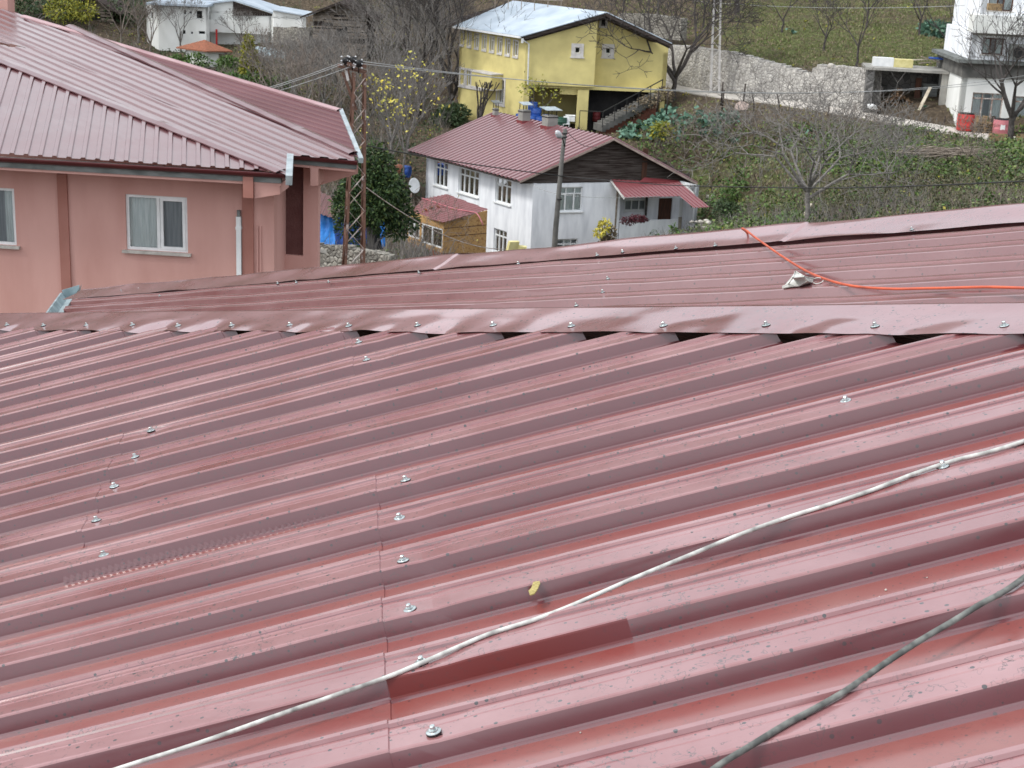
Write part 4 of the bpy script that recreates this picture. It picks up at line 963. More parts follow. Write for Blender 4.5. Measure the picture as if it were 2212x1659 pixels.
chimney(wh, 1068, 1077, 234, 252, PL, 18, 0, capc='fascia')
chimney(wh, 1128, 1146, 238, 264, PL, 23, 0)
chimney(wh, 1182, 1205, 250, 276, PL, 36, 0)
# satellite dish beside the house
dp = at(893, 401, 84); ds = thing('satellite_dish', dp - Z1 * 1.2, 'round white satellite dish standing left of the white house', 'satellite dish')
ax = V((.75, -.62, .25)).normalized(); q = MB(); R_ = .42
q.lathe(dp, [(0.01, .0), (R_ * .4, .012), (R_ * .75, .045), (R_, .085), (R_ * 1.01, .078), (R_ * .75, .03), (.01, -.02)], 24, ax); q.build('dish', M['white'], ds, True)
q = MB(); q.tube([dp - Z1 * 1.6 - ax * .15, dp - ax * .15, dp - ax * .02], .03, 6); q.tube([dp - Z1 * .35 + ax * .02, dp + ax * .55 - Z1 * .1], .012, 5); q.build('mast', M['brace'], ds)
# ---------------- board shed leaning on the white house
sh = thing('shed', at(955, 560, 75.5), 'chipboard lean-to shed with maroon sheet roof built against the white house', 'shed')
dS, nS = frame_dirs(66); dS2, nS2 = frame_dirs(-40)
Cs = at(957, 560, 74.2); zs = Cs.z - 1.2; Cs = setz(Cs, zs)
sR = along(Cs, dS, 1047); sL = along(Cs, dS2, 878)
zc = zat(Cs, 477); zr = zat(sR, 455); zl_ = zat(sL, 460)
q = MB(); q.prism([setz(Cs, zat(Cs, 547)), setz(sR, zat(sR, 546)), setz(sR, zr), setz(Cs, zc)], -nS * .1); 
hs_ = hole_on(Cs, dS2, nS2, 910, 956, 488, 531, 0); hs2 = hole_on(Cs, dS2, nS2, 882, 906, 470, 514, 0)
L_s = (sL - Cs).length; wz0 = zat(Cs, 547)
hh = [(hs_[0], hs_[1], hs_[2] - wz0 - 0, hs_[3] - wz0), (hs2[0], hs2[1], hs2[2] - wz0, hs2[3] - wz0)]
wall(q, setz(Cs, wz0), dS2, L_s, (zc + zl_) / 2 - wz0, .1, nS2, [h for h in hh if h[2] > 0])
q.build('wall', M['osb'], sh)
q = MB()
for vv_ in (494, 512):
    a = setz(Cs, zat(Cs, vv_)); q.box(a + nS * .004, setz(sR, zat(sR, vv_ - 8)) - a, nS * .012, Z1 * .025)
q.build('board_seam', M['woodbrown'], sh)
for h in hh:
    if h[2] > 0: window(sh, setz(Cs, wz0) + dS2 * h[0] + Z1 * h[2], dS2, h[1] - h[0], h[3] - h[2], nS2, (.5,), None, .07, curtain='dark', sill=False, depth=.02)
q = MB(); q.prism([Cs, sR, setz(sR, zat(sR, 548)), setz(Cs, zat(Cs, 549))], -nS * .2); wall(q, Cs, dS2, L_s, wz0 - zs, .2, nS2); q.build('base_wall', M['brick'], sh)
ro = [at(958, 479, 73.9), at(1053, 454, 75.2), at(970, 421, 80.5)]; rn = (ro[1] - ro[0]).cross(ro[2] - ro[0]).normalized(); rn = rn if rn.z > 0 else -rn
KS = lambda u, v: onp(u, v, ro[0], rn)
sheet('roof', [KS(958, 481), KS(1055, 453), KS(965, 420), KS(912, 431), KS(886, 462)], KS(886, 462) - KS(958, 481) + (KS(1, 1) * 0), rn, .2, .03, roofpaint('shed_roof_paint', (.17, .03, .035), (.26, .10, .10), 0, .5, .3, .2), sh, phase=0)
q = MB(); pp = [KS(912, 431), KS(935, 438), KS(975, 452), KS(1010, 459), KS(1030, 464)]; pp = [p + rn * .07 for p in pp] + [at(1040, 478, pp[-1].y - .3), at(1043, 486, pp[-1].y - .3)]
q.tube(spline(pp, 5), .03, 6); q.build('hose', M['pinkp'], sh)
for k, (u, v, du) in enumerate(((920, 457, 5), (932, 452, 10), (946, 450, 5))):
    q = MB(); rr = random.Random(k); q.lathe(KS(u, v) + rn * .05, [(.02, -.02), (.12, .02), (.10, .07), (.02, .09)], 7, V((rr.uniform(-.8, .8), rr.uniform(-.8, .8), 1)))
    o = q.build('broken_tile', M['tile'], None, loc=KS(u, v)); tag(o, ['single broken terracotta tile nearest the left eave of the shed roof', 'long terracotta fragment in the middle of the shed roof', 'dark terracotta fragment highest on the shed roof'][k], 'tile')
# ---------------- yellow house
dYL, nYL = frame_dirs(-36); dYR, nYR = frame_dirs(89)
Cy = at(1128, 270, 104); zy = Cy.z - .5; O = setz(Cy, zy)
yh = thing('house', O, 'large yellow house with pale metal roof and white window surrounds on the hillside', 'house')
zty = zat(Cy, 83); Hy = zty - zy; Ly = along(O, dYL, 988); Lyl = (Ly - O).length
wl = []
for k in range(8):
    u = 1119 - k * 17.6 + k * k * .12; wl.append(hole_on(O, dYL, nYL, u - 9 + .35 * k, u, 88 - k * 2.9, 121 - k * 3.6, zy))
gl = [hole_on(O, dYL, nYL, 995 + 14 * k, 1003 + 14 * k, 150 + 2.5 * k, 182 + 2.5 * k, zy) for k in range(4)]
gl += [hole_on(O, dYL, nYL, 1075, 1089, 172, 222, zy)]
ovr = onp(1283, 184, O, nYR); Lo = (ovr - O).dot(dYR); zov = zat(O, 182) - zy
mb = MB(); wall(mb, O, dYL, Lyl, Hy, .3, nYL, wl + gl)
# overhanging upper storey
ow = [hole_on(O, dYR, nYR, 1242, 1253, 102, 115, zy)]
def gablewall(mb, O, d, L_, z0, za, zb_, th, n, holes):
    pass
E1y = at(1127, 78, O.y - .45); gny = nYR
Apy = onp(1312, 26, E1y, gny); Ery = onp(1452, 93, E1y, gny)
def roofz(p, E1, Ap, Er, gn):
    """height of the roof underside over p on the gable line"""
    d = (Er - E1); d = V((d.x, d.y, 0)).normalized(); s = (p - E1).dot(d); sa = (Ap - E1).dot(d); se = (Er - E1).dot(d)
    return E1.z + (Ap.z - E1.z) * s / sa if s < sa else Ap.z + (Er.z - Ap.z) * (s - sa) / (se - sa)
def gpoly(mb, O, d, L_, z0, th, n, hole=None, hts=None, apexs=None):
    """wall with sloping top split in vertical strips, optional hole"""
    ss = [0, L_] + ([hole[0], hole[1]] if hole else []) + ([apexs] if apexs and 0 < apexs < L_ else []); ss = sorted(set(ss))
    for a, b in zip(ss, ss[1:]):
        ta, tb = hts(O + d * a), hts(O + d * b)
        parts = [(z0, None)] if not (hole and a >= hole[0] - 1e-6 and b <= hole[1] + 1e-6) else [(z0, hole[2]), (hole[3], None)]
        for lo, hi in parts:
            A0 = setz(O + d * a, O.z + lo); B0 = setz(O + d * b, O.z + lo)
            A1 = setz(A0, ta if hi is None else O.z + hi); B1 = setz(B0, tb if hi is None else O.z + hi)
            mb.prism([A0, B0, B1, A1], -n * th)
hty = lambda p: roofz(p, E1y, Apy, Ery, gny) - .15
mb2 = MB(); gpoly(mb2, O, dYR, Lo, zov, .3, nYR, ow[0], hty)
O2 = O - nYR * 1.2 + dYR * Lo; yr = onp(1437, 200, O2, nYR); Lr2 = (yr - O2).dot(dYR); z2 = hole_on(O2, dYR, nYR, 1300, 1310, 195, 205, zy)[3]
oh = [hole_on(O2, dYR, nYR, 1308, 1319, 103, 116, zy)]; oh3 = hole_on(O2, dYR, nYR, 1299, 1308, 41, 56, zy)
apx = (Apy - O2).dot(dYR)
gpoly(mb2, O2, dYR, Lr2, z2, .3, nYR, oh[0], hty, apx)
mb2.box(O2 - dYR * .01 + nYR * 1.19 + Z1 * zov, -dYR * .3, -nYR * 1.3, Z1 * (Hy * .99 - zov + .6))
mb2.box(O + Z1 * (zov - .2) - nYR * .3 + dYR * .01, dYR * (Lo + Lr2), -nYR * 7, Z1 * .2)
mb2.box(O2 + dYR * Lr2, -dYR * .3, -nYR * 7, Z1 * (Hy * .9))
mb2.build('upper_wall', M['yellow'], yh)
mb.box(O - nYR * 4 + dYR * .1, dYR * Lo * 2.0, -nYR * .3, Z1 * (zov - .21))                 # back wall of the open ground floor
mb.box(O2 + dYR * (-1.05) + nYR * 1.1, dYR * .75, -nYR * .6, Z1 * (zov - .21)); mb.box(O + dYR * .02, dYR * .35, -nYR * .35, Z1 * (zov - .22))
mb.box(O + Ly * 0 + dYL * Lyl, -dYL * .3, dYR * 8, Z1 * Hy * .95)
a = hole_on(O, dYR, nYR, 1210, 1254, 187, 206, zy); mb.box(O + dYR * a[0] + Z1 * a[2] - nYR * .4, dYR * (a[1] - a[0]), -nYR * 1.0, Z1 * (a[3] - a[2] - .05))
mb.build('wall', M['yellow'], yh)
q = MB(); q.box(O2 - nYR * .5 - dYR * .3, dYR * (Lr2 * .95), -nYR * .2, Z1 * (z2 - .01)); q.build('basement_shade_backing', M['dark'], yh)  # near-black sheet standing in for the shade inside the basement opening
for a in wl: window(yh, O + dYL * a[0] + Z1 * a[2], dYL, a[1] - a[0], a[3] - a[2], nYL, (), .75, .05, curtain='screen', sill=False, trim=.07)
for a in gl: window(yh, O + dYL * a[0] + Z1 * a[2], dYL, a[1] - a[0], a[3] - a[2], nYL, () if a is not gl[-1] else (.5,), None, .05, curtain='screen' if a is not gl[-1] else 'dark', sill=False, trim=.15)
for a, oo in ((ow[0], O), (oh[0], O2), (oh3, O2 + nYR * .0)):
    if a is oh3:
        q = MB(); q.box(oo + dYR * a[0] + Z1 * a[2] + nYR * .002, dYR * (a[1] - a[0]), nYR * .02, Z1 * (a[3] - a[2])); q.build('vent_opening', M['dark'], yh)
        q = MB(); T = .14; w_, h_ = a[1] - a[0], a[3] - a[2]; P_ = oo + dYR * a[0] + Z1 * a[2]
        for b in ((-T, 0, -T, h_ + T), (w_, w_ + T, -T, h_ + T), (0, w_, h_, h_ + T), (0, w_, -T, 0)): q.box(P_ + dYR * b[0] + Z1 * b[2] + nYR * .003, dYR * (b[1] - b[0]), Z1 * (b[3] - b[2]), nYR * .06)
        q.build('surround', M['trim'], yh)
    else: window(yh, oo + dYR * a[0] + Z1 * a[2], dYR, a[1] - a[0], a[3] - a[2], nYR, (), None, .05, curtain='dark', sill=False, trim=.24)
bky = along(Apy, dYL, 1112) - Apy; bky = bky * 1.02
for k, a in enumerate((E1y, Ery)):
    n = bky.cross(Apy - a); n = n if n.z > 0 else -n; n.normalize()
    q = MB(); b2 = (at(980, 55, (E1y + bky).y) - E1y) if k == 0 else bky
    q.prism([a, Apy, Apy + bky, a + (along(E1y, dYL, 981) - E1y)], -n * .05); q.build('roof', M['bluegrey'], yh)
    q = MB(); q.box(a - n * .28, Apy - a, -gny * .05 , n * .22); q.box(a - n * .42 - gny * .25, Apy - a, -gny * .05, n * .2); q.build('barge_board', M['wood'], yh)
    q = MB(); q.prism([a - n * .07, Apy - n * .07, Apy + bky - n * .07, a + bky * .98 - n * .07], -n * .06); q.build('roof_deck', M['wood'], yh)
q = MB(); gE = along(E1y, dYL, 981); q.box(E1y - Z1 * .14 - nYL * -.05, gE - E1y, nYL * .12, Z1 * .12); q.box(E1y + Z1 * (-.14) - dYR * -.05, dYR * .09, nYL * .09, -Z1 * .3); q.tube([E1y - Z1 * .2, E1y - Z1 * .5 + dYR * .5 - nYR * .3, setz(E1y, zy + 3.2) + dYR * .55 - nYR * .35], .05, 6)
q.build('gutter', M['white'], yh)
# balcony over the side door
a = hole_on(O, dYL, nYL, 1042, 1086, 150, 182, zy)
q = MB(); q.box(O + dYL * a[0] + Z1 * (a[2] - .2) + nYL * .002, dYL * (a[1] - a[0]), nYL * .9, Z1 * .95); q.build('balcony', M['yellow'], yh)
q = MB(); q.box(O + dYL * (a[0] - .05) + Z1 * (a[2] + .75) + nYL * .0, dYL * (a[1] - a[0] + .1), nYL * .95, Z1 * .08); q.box(O + dYL * (a[0] - .05) + Z1 * (a[2] - .27) + nYL * .0, dYL * (a[1] - a[0] + .1), nYL * .95, Z1 * .07); q.build('balcony_trim', M['trim'], yh)
# roof terrace frame far behind the ridge
q = MB(); pA = Apy + bky * .55
for k in range(6): q.beam(pA + dYL * .0 + dYR * (-4 + k * .9) + Z1 * -.4, pA + dYR * (-4 + k * .9) + Z1 * 1.5, .05)
q.beam(pA + dYR * -4.2 + Z1 * .35, pA + dYR * .6 + Z1 * .35, .08); q.beam(pA + dYR * -4.2 + Z1 * 1.5, pA + dYR * .6 + Z1 * 1.5, .08); q.build('roof_frame', M['greywood'], yh)

# ================================================================== RETAINING WALL, WOOD STORE
def wall_along_road(u0, u1, n_):
    out = []
    for k in range(n_ + 1):
        u = u0 + (u1 - u0) * k / n_
        # point on the uphill edge of the road under this column
        best = None
        for a, b in zip(rr_, rr_[1:]):
            d = b - a; nn_ = V((-d.y, d.x, 0)).normalized(); nn_ = nn_ if nn_.y > 0 else -nn_
            p = a + nn_ * (RW + .05); pu = proj(p)[0]
            if best is None or abs(pu - u) < best[0]: best = (abs(pu - u), p, nn_, d)
        out.append((u, best[1], best[2]))
    return out
cols = wall_along_road(1335, 1873, 170)
rw_ = thing('retaining_wall', cols[90][1], 'long pale rubble stone retaining wall along the uphill side of the road', 'wall')
mb = MB(); rows = []; dk = []
for k, (u, p, n) in enumerate(cols):
    vt = np.interp(u, [1335, 1440, 1470, 1560, 1600, 1650, 1690, 1705, 1735, 1750, 1790, 1873], [92, 98, 100, 113, 122, 136, 146, 152, 158, 140, 143, 151])
    zt_ = max(zat(p, vt), p.z + .6) + .10 * NZ.noise(V((k * .3, 0, 0)))
    rows.append([p + V((0, 0, -.4))] + [p + n * (.05 * j + .07 * NZ.noise(V((k * .55, j * 1.3, 1)))) + V((0, 0, (zt_ - p.z) * j / 8)) for j in range(9)] + [p + n * .9 + V((0, 0, zt_ - p.z + .03))] + [p + n * 1.2 + V((0, 0, -1))])
nc = len(rows[0])
for r in rows: mb.v += [tuple(p) for p in r]
for r in range(len(rows) - 1):
    for c in range(nc - 1): mb.f.append((r * nc + c, (r + 1) * nc + c, (r + 1) * nc + c + 1, r * nc + c + 1)); mb.m.append(0)
mb.build('wall_face', M['stone'], rw_)
def blob(mb, c, r, sd, k=7, sq=(1, 1, 1)):
    rr = random.Random(sd); prof = [(.15, -.9), (.8, -.6), (1, 0), (.78, .55), (.2, .85)]; ax = V((rr.uniform(-.4, .4), rr.uniform(-.4, .4), 1))
    b = len(mb.v); mb.lathe(c, [(a * r * rr.uniform(.85, 1.1), z * r * .75) for a, z in prof], k, ax)
    for i in range(b, len(mb.v)):
        q = V(mb.v[i]) - c; q = V((q.x * sq[0], q.y * sq[1], q.z * sq[2])) * (1 + .18 * NZ.noise(V(mb.v[i]) * 5)); mb.v[i] = tuple(c + q)
rr = random.Random(8)
for k, (u, v, s) in enumerate(((1778, 149, 9), (1790, 151, 6), (1802, 152, 6), (1812, 153, 5), (1822, 155, 6), (1833, 156, 6), (1845, 157, 5), (1856, 158, 5), (1767, 152, 5))):
    p = cols[int((u - 1335) / (1873 - 1335) * 170)]; c = setz(p[1] + p[2] * .55, zat(p[1] + p[2] * .55, v - 6))
    q = MB(); blob(q, c, s * .033, k); o = q.build('rock', M['rock'], None, True, loc=c)
    tag(o, 'largest pale boulder lying on the edge of the retaining wall' if k == 0 else 'fist shaped pale rock in the row on top of the stone retaining wall', 'rock', None if k == 0 else 'rocks along the top of the retaining wall')
# store: concrete slab on posts in front of a dark stone recess
dW, nW = frame_dirs(97)
Cst = at(1880, 246, 97.6); st = thing('wood_store', Cst, 'open stone wood store with a flat concrete slab roof beside the road', 'shed')
a0 = setz(Cst, Cst.z - .5); wst = (along(a0, dW, 2034) - a0).length; hst = zat(Cst, 151) - a0.z
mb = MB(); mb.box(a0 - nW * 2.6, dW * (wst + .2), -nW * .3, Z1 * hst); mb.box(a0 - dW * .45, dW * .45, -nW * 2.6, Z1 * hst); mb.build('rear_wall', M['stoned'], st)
mb = MB(); sl = along(a0, dW, 1858); mb.box(setz(sl, a0.z + hst) + nW * .15, dW * ((along(a0, dW, 2036) - sl).length), -nW * 3.1, Z1 * .16 + dW * 0); mb.build('roof_slab', M['conc'], st)
mb = MB(); pz_ = along(a0, dW, 2022); mb.box(pz_, dW * .38, -nW * .3, Z1 * (hst - .01)); mb.build('corner_post', M['conc'], st)
mb = MB(); q_ = along(a0 - nW * 1.6, dW, 1985); mb.box(q_, dW * .9, -nW * .06, Z1 * (hst * .75)); mb.build('back_panel', M['fascia'], st)
mb = MB(); q_ = along(a0 - nW * 1.55, dW, 1968); mb.box(q_, dW * .35 , nW * .05 , Z1 * (hst * .85)); mb.build('board_door', M['woodbrown'], st)
wp = along(a0 - nW * .9, dW, 1935)
rr = random.Random(11); k = 0
wpile = thing('woodpile', wp, 'heap of split dark firewood stacked inside the stone store', 'firewood')
for k in range(95):
    x = rr.gauss(0, .75); h = max(0, 1.5 - abs(x) * 1.0) * rr.random() ** .6; y = rr.uniform(-.6, .3)
    c = wp + dW * x + nW * y + Z1 * (h + .55); ax = (nW * rr.uniform(.5, 1) + dW * rr.uniform(-.7, .7) + Z1 * rr.uniform(-.4, .4)).normalized()
    q = MB(); q.lathe(c - ax * .18, [(rr.uniform(.05, .09), 0), (rr.uniform(.05, .09), .36)], 5, ax); q.build('log', M['logend'], wpile)
def leaning(name, u0, v0, u1, v1, Y, wd, m, label, cat, th=.04):
    a, b = at(u0, v0, Y), at(u1, v1, Y + .35); q = MB(); q.beam(a, b, wd, th); o = q.build(name, M[m], None, loc=a); tag(o, label, cat); return o
leaning('plank', 1985, 238, 2010, 188, 96.6, .26, 'paleboard', 'pale plank leaning against the concrete post of the wood store', 'plank')
leaning('plank', 1728, 478, 1753, 440, 70, .12, 'paleboard', 'grey board lying diagonally in the weeds left of the big bare tree', 'plank')
def bagblob(name, u, v, Y, r, m, label, cat, sq=(1.3, .8, .7), k=9):
    c = at(u, v, Y); q = MB(); rr = random.Random(int(u)); 
    for j in range(3): blob(q, c + V((rr.uniform(-.5, .5) * r, 0, rr.uniform(-.2, .4) * r)), r * rr.uniform(.6, .95), j + int(u), k, sq)
    o = q.build(name, M[m], None, True, loc=c); tag(o, label, cat); return o
bagblob('sack', 1883, 233, 96.9, .30, 'white', 'crumpled white sack with black patches at the left foot of the woodpile', 'sack')
bagblob('sack', 1893, 226, 97.0, .2, 'dark', 'black plastic bundle lying on the white sack beside the woodpile', 'bundle')
bagblob('bag', 1992, 232, 97.2, .22, 'greenp', 'small dark green bag on the ground under the leaning plank', 'bag')
# things on the slab
zs_ = a0.z + hst + .16
p0_ = onp(1886, 148, setz(a0, zs_), Z1); p0_ = along(setz(sl, zs_) - nW * .9, dW, 1885); p1_ = along(p0_, dW, 1933 + 38)
ww = (p1_ - p0_).length; hh_ = zat(p0_, 124) - p0_.z
q = MB(); q.box(p0_ + Z1 * .005, dW * ww * .52, -nW * .7, Z1 * hh_); o = q.build('fridge', M['white'], None, loc=p0_); tag(o, 'white fridge body lying on its side on the concrete slab', 'fridge')
q = MB(); q.box(p0_ + Z1 * .005 + dW * (ww * .525), dW * ww * .48, -nW * .65, Z1 * hh_ * .93); o = q.build('foam_block', M['foam'], None, loc=p0_ + dW * ww * .53); tag(o, 'pale yellow panel standing on the slab right beside the white fridge', 'panel')
for k, (u, v, u2, v2, m, lb) in enumerate(((1985, 137, 2010, 134, 'greywood', 'grey plank heap end lying behind the yellow panel'), (1960, 130, 2025, 127, 'paleboard', 'long pale plank lying across the back of the slab'), (1990, 122, 2030, 135, 'greywood', 'grey pole slanting down to the slab edge'))):
    a = at(u, v, 98.6); b = at(u2, v2, 98.8); q = MB(); q.beam(a, b, .12, .06); o = q.build('plank', M[m], None, loc=a); tag(o, lb, 'plank')
q = MB(); c = at(2027, 127, 99); bl = [c + V((x, y, .12 * NZ.noise(V((x * 2, y * 2, 0))))) for x, y in ((-.7, -.3), (.9, -.5), (1.0, .4), (-.5, .5))]; q.prism(bl, V((0, 0, .06))); o = q.build('tarpaulin', M['tarpd'], None, loc=c); tag(o, 'scrap of dark blue tarpaulin draped on planks above the wood store', 'tarpaulin')
# stairs beside the yellow house
ys = thing('outdoor_stairs', at(1340, 270, 101), 'concrete outdoor stairs with an iron railing climbing beside the yellow house', 'stairs')
s0_, s1_ = at(1292, 272, 101.5), at(1420, 203, 103.2); n_s = 15
mb = MB()
for k in range(n_s):
    p = s0_.lerp(s1_, k / n_s); d = (s1_ - s0_) / n_s; dd = V((d.x, d.y, 0)); s_n = V((dd.y, -dd.x, 0)).normalized()
    mb.box(p + s_n * .6, dd * 1.02, -s_n * 1.3, Z1 * (d.z)); mb.box(p + s_n * .6 - Z1 * .3, dd * 1.02, -s_n * 1.3, Z1 * .299)
mb.build('steps', M['concd'], ys)
mb = MB(); mb.prism([s0_ - Z1 * .9 + dd * 1.2, s1_ - Z1 * 1.6, s1_ - Z1 * .31, s0_ - Z1 * .31 + dd * 1.2], -s_n * .5); mb.build('brick_flank', M['brick'], ys)
mb = MB()
for k in range(0, n_s + 1, 3): p = s0_.lerp(s1_, k / n_s) + s_n * .6; mb.beam(p, p + Z1 * 1.0, .05)
mb.beam(s0_ + s_n * .6 + Z1 * 1.0, s1_ + s_n * .6 + Z1 * 1.0, .06); mb.beam(s0_ + s_n * .6 + Z1 * .5, s1_ + s_n * .6 + Z1 * .5, .03); p = s0_ + s_n * .6; mb.beam(p + Z1 * 1.0, p + Z1 * 1.0 - dYR * 1.5, .05); mb.beam(p - dYR * 1.5 + Z1 * 1.0, p - dYR * 1.5 - Z1 * .3, .05)
mb.build('railing', M['wireD'], ys)
# drums, crates and a chair below the yellow overhang
def drum(u, v, Y, r, h, m, label, cat, group=None, name='drum', open_=False):
    c = at(u, v, Y); t = thing(name, c, label, cat, group); q = MB(); R_ = r
    q.lathe(c, [(R_ * .94, 0), (R_, .03), (R_, h * .3), (R_ * 1.04, h * .33), (R_, h * .36), (R_, h * .64), (R_ * 1.04, h * .67), (R_, h * .70), (R_, h * .95), (R_ * .93, h)], 18); q.build('drum_body', M[m], t, True)
    q = MB(); q.lathe(c + Z1 * (h + .001), [(R_ * .95, 0), (R_ * .95, .03), (R_ * .86, .032)], 18); q.build('lid', M['dark' if open_ else m], t); return t
lab_ = ['blue plastic drum standing furthest left under the yellow overhang', 'upright blue drum partly hidden by the middle chimney', 'blue drum between the two right chimneys', 'blue drum stacked on top of the others under the overhang', 'squat blue drum just left of the largest chimney cowl', 'upper blue drum at the top of the pile under the overhang']
for k, (u, v, Y, z) in enumerate(((1123, 275, 102.3, 0), (1150, 278, 102.6, 0), (1166, 281, 102.4, 0), (1158, 262, 102.8, 1), (1180, 277, 102.2, 0), (1150, 250, 103, 1))):
    drum(u, v, Y, .32, .85, 'bluebin', lab_[k], 'drum')
drum(1210, 278, 102, .42, .7, 'greenp', 'dark green tub right of the largest chimney under the yellow house', 'tub', name='tub')
c = at(1222, 282, 101.8); t = thing('chair', c, 'white plastic garden chair standing under the yellow overhang', 'chair')
q = MB(); q.box(c + V((-.22, -.2, .42)), (.45, 0, 0), (0, .42, 0), (0, 0, .03)); q.build('seat', M['white'], t)
q = MB(); q.prism([c + V((-.22, .22, .45)), c + V((.23, .22, .45)), c + V((.19, .32, .9)), c + V((-.18, .32, .9))], (0, .03, 0)); q.build('backrest', M['white'], t)
for sx in (-.2, .2):
    for sy in (-.18, .2): q = MB(); q.beam(c + V((sx, sy, 0)), c + V((sx * .9, sy * .9, .42)), .035); q.build('leg', M['white'], t)
    
c = at(1222, 262, 102.4); q = MB(); q.box(c, (.6, 0, 0), (0, .4, 0), (0, 0, .35)); q.box(c + V((-.02, -.02, .35)), (.64, 0, 0), (0, .44, 0), (0, 0, .04)); o = q.build('crate', M['whitewall2'], None, loc=c); tag(o, 'pale lidded plastic crate behind the white garden chair', 'crate')
M['dred'] = mat('dark_red_plastic', (.16, .02, .025), (.12, .02, .02), 3, .6)
drum(1288, 262, 105.4, .26, .6, 'dred', 'dark red bin in the shaded opening beside the stairs', 'bin', name='bin')

# ================================================================== RIGHT HAND BUILDING
dT, nT = frame_dirs(92)
Ct = at(2064, 292, 93.5); tb = thing('apartment_building', Ct, 'tall white and grey rendered building at the right edge behind a bare tree', 'building')
def pxwall(C, u): return (along(C, dT, u) - C).dot(dT)
O = setz(Ct, Ct.z - .3); zT = O.z
def lv(v): return zat(Ct, v) - zT
Lt = pxwall(O, 2330)
g = [hole_on(O, dT, nT, 2098, 2165, 201, 262, zT), hole_on(O, dT, nT, 2190, 2290, 210, 268, zT)]
mb = MB(); wall(mb, O, dT, Lt, lv(166), .3, nT, g)
mb.box(O, dT * .3, -nT * 7, Z1 * lv(166)); mb.build('ground_wall', M['whitewall2'], tb)
mb = MB(); o2 = O + Z1 * lv(166) - dT * .12 + nT * .14; mb.box(o2, dT * Lt, -nT * 7, Z1 * (lv(134) - lv(166))); mb.build('band', M['concd'], tb)
mb = MB(); mb.box(O + Z1 * lv(134.5) - dT * .5 + nT * .55, dT * Lt, -nT * 7.5, Z1 * (lv(127) - lv(134.5))); mb.build('slab', M['fascia'], tb)
o3 = O + Z1 * lv(127) + dT * pxwall(O, 2072)
g2 = [hole_on(o3, dT, nT, 2122, 2168, 82, 118, o3.z)]
mb = MB(); wall(mb, o3, dT, Lt, lv(68) - lv(127), .3, nT, g2); mb.box(o3, dT * .3, -nT * 7, Z1 * (lv(68) - lv(127))); mb.build('first_floor_wall', M['whitewall'], tb)
q = MB(); a = hole_on(o3, dT, nT, 2076, 2400, 68, 82, o3.z); q.box(o3 + Z1 * a[2] + nT * .02, dT * Lt, -nT * .015, Z1 * (a[3] - a[2])); q.build('render_band', M['conc'], tb)
o4 = O + Z1 * lv(68) + dT * pxwall(O, 2076) + nT * .9
q = MB(); q.box(o4 - dT * .35, dT * Lt, -nT * 1.3, Z1 * (lv(30) - lv(68))); q.build('balcony_parapet', M['whitewall2'], tb)
o5 = O + Z1 * lv(68) + dT * pxwall(O, 2084)
g3 = [hole_on(o5, dT, nT, 2136, 2190, -20, 24, o5.z)]
mb = MB(); wall(mb, o5, dT, Lt, lv(-60) - lv(68), .3, nT, g3); mb.box(o5, dT * .3, -nT * 7, Z1 * (lv(-60) - lv(68))); mb.box(o5 + Z1 * (lv(-60) - lv(68)), dT * Lt, -nT * 7, Z1 * .3); mb.build('upper_wall', M['whitewall'], tb)
for oo, aa, fr_ in ((O, g[0], 'brace'), (O, g[1], 'brace'), (o3, g2[0], 'woodbrown'), (o5, g3[0], 'woodbrown')):
    window(tb, oo + dT * aa[0] + Z1 * aa[2], dT, aa[1] - aa[0], aa[3] - aa[2], nT, (.38, .62) if fr_ != 'brace' else (.33, .66), None if fr_ != 'brace' else .8, .07, curtain=[(0, .4, 'curtain'), (.4, .6, 'screen'), (.6, 1, 'curtain')], frame=fr_)
cb = at(2134, 22, 92.4); q = MB(); q.box(cb, dT * .8, -nT * .35, Z1 * .38); o = q.build('flower_box', M['pallet'], None, loc=cb); tag(o, 'brown wooden box on the upper balcony of the tall building', 'box')
ac = at(2182, 128, 92.6); t = thing('air_conditioner', ac, 'dark outdoor air conditioner unit on the tall building wall behind the tree', 'air conditioner'); q = MB(); q.box(ac, dT * 1.0, -nT * .6, Z1 * .85); q.build('casing', M['fascia'], t); q = MB(); q.lathe(ac + dT * .45 + Z1 * .42 + nT * .005, [(.34, 0), (.34, .02)], 18, nT); q.build('fan_grille', M['dark'], t)
drum(2084, 281, 91.2, .5, .95, 'redp', 'bright red drum standing by the road in front of the tall building', 'drum', open_=True)
drum(2161, 288, 90.2, .47, .8, 'pinkp', 'faded pink drum with a white sticker beside the right hand tree', 'drum', open_=True)
c = at(2165, 281, 90.2 - .47); q = MB(); q.box(c + Z1 * 0 - dT * .12, dT * .26, -nT * .01, Z1 * .3); o = q.build('sticker', M['white'], bpy.data.objects[[x.name for x in bpy.data.objects if x.name.startswith('drum') and x.parent is None][-1]])
pl_lab = ['lower wooden pallet between the red and pink drums', 'second wooden pallet resting on the lower one', 'third wooden pallet of the stack between the drums', 'top wooden pallet leaning askew on the stack']
for k in range(4):
    c = at(2102, 287, 90.6) + Z1 * (.155 * k) + dT * (.05 * (k % 2)); t = thing('pallet', c, pl_lab[k], 'pallet')
    q = MB()
    for j in range(5): q.box(c + dT * .0 + nT * (-.16 * j) + Z1 * .11, dT * 1.25, -nT * .11, Z1 * .022)
    q.build('deck', M['pallet'], t); q = MB()
    for j in range(3):
        for i in range(2): q.box(c + dT * (.55 * j) - nT * (.6 * i) , dT * .13, -nT * .12, Z1 * .108)
    q.build('blocks', M['pallet'], t)
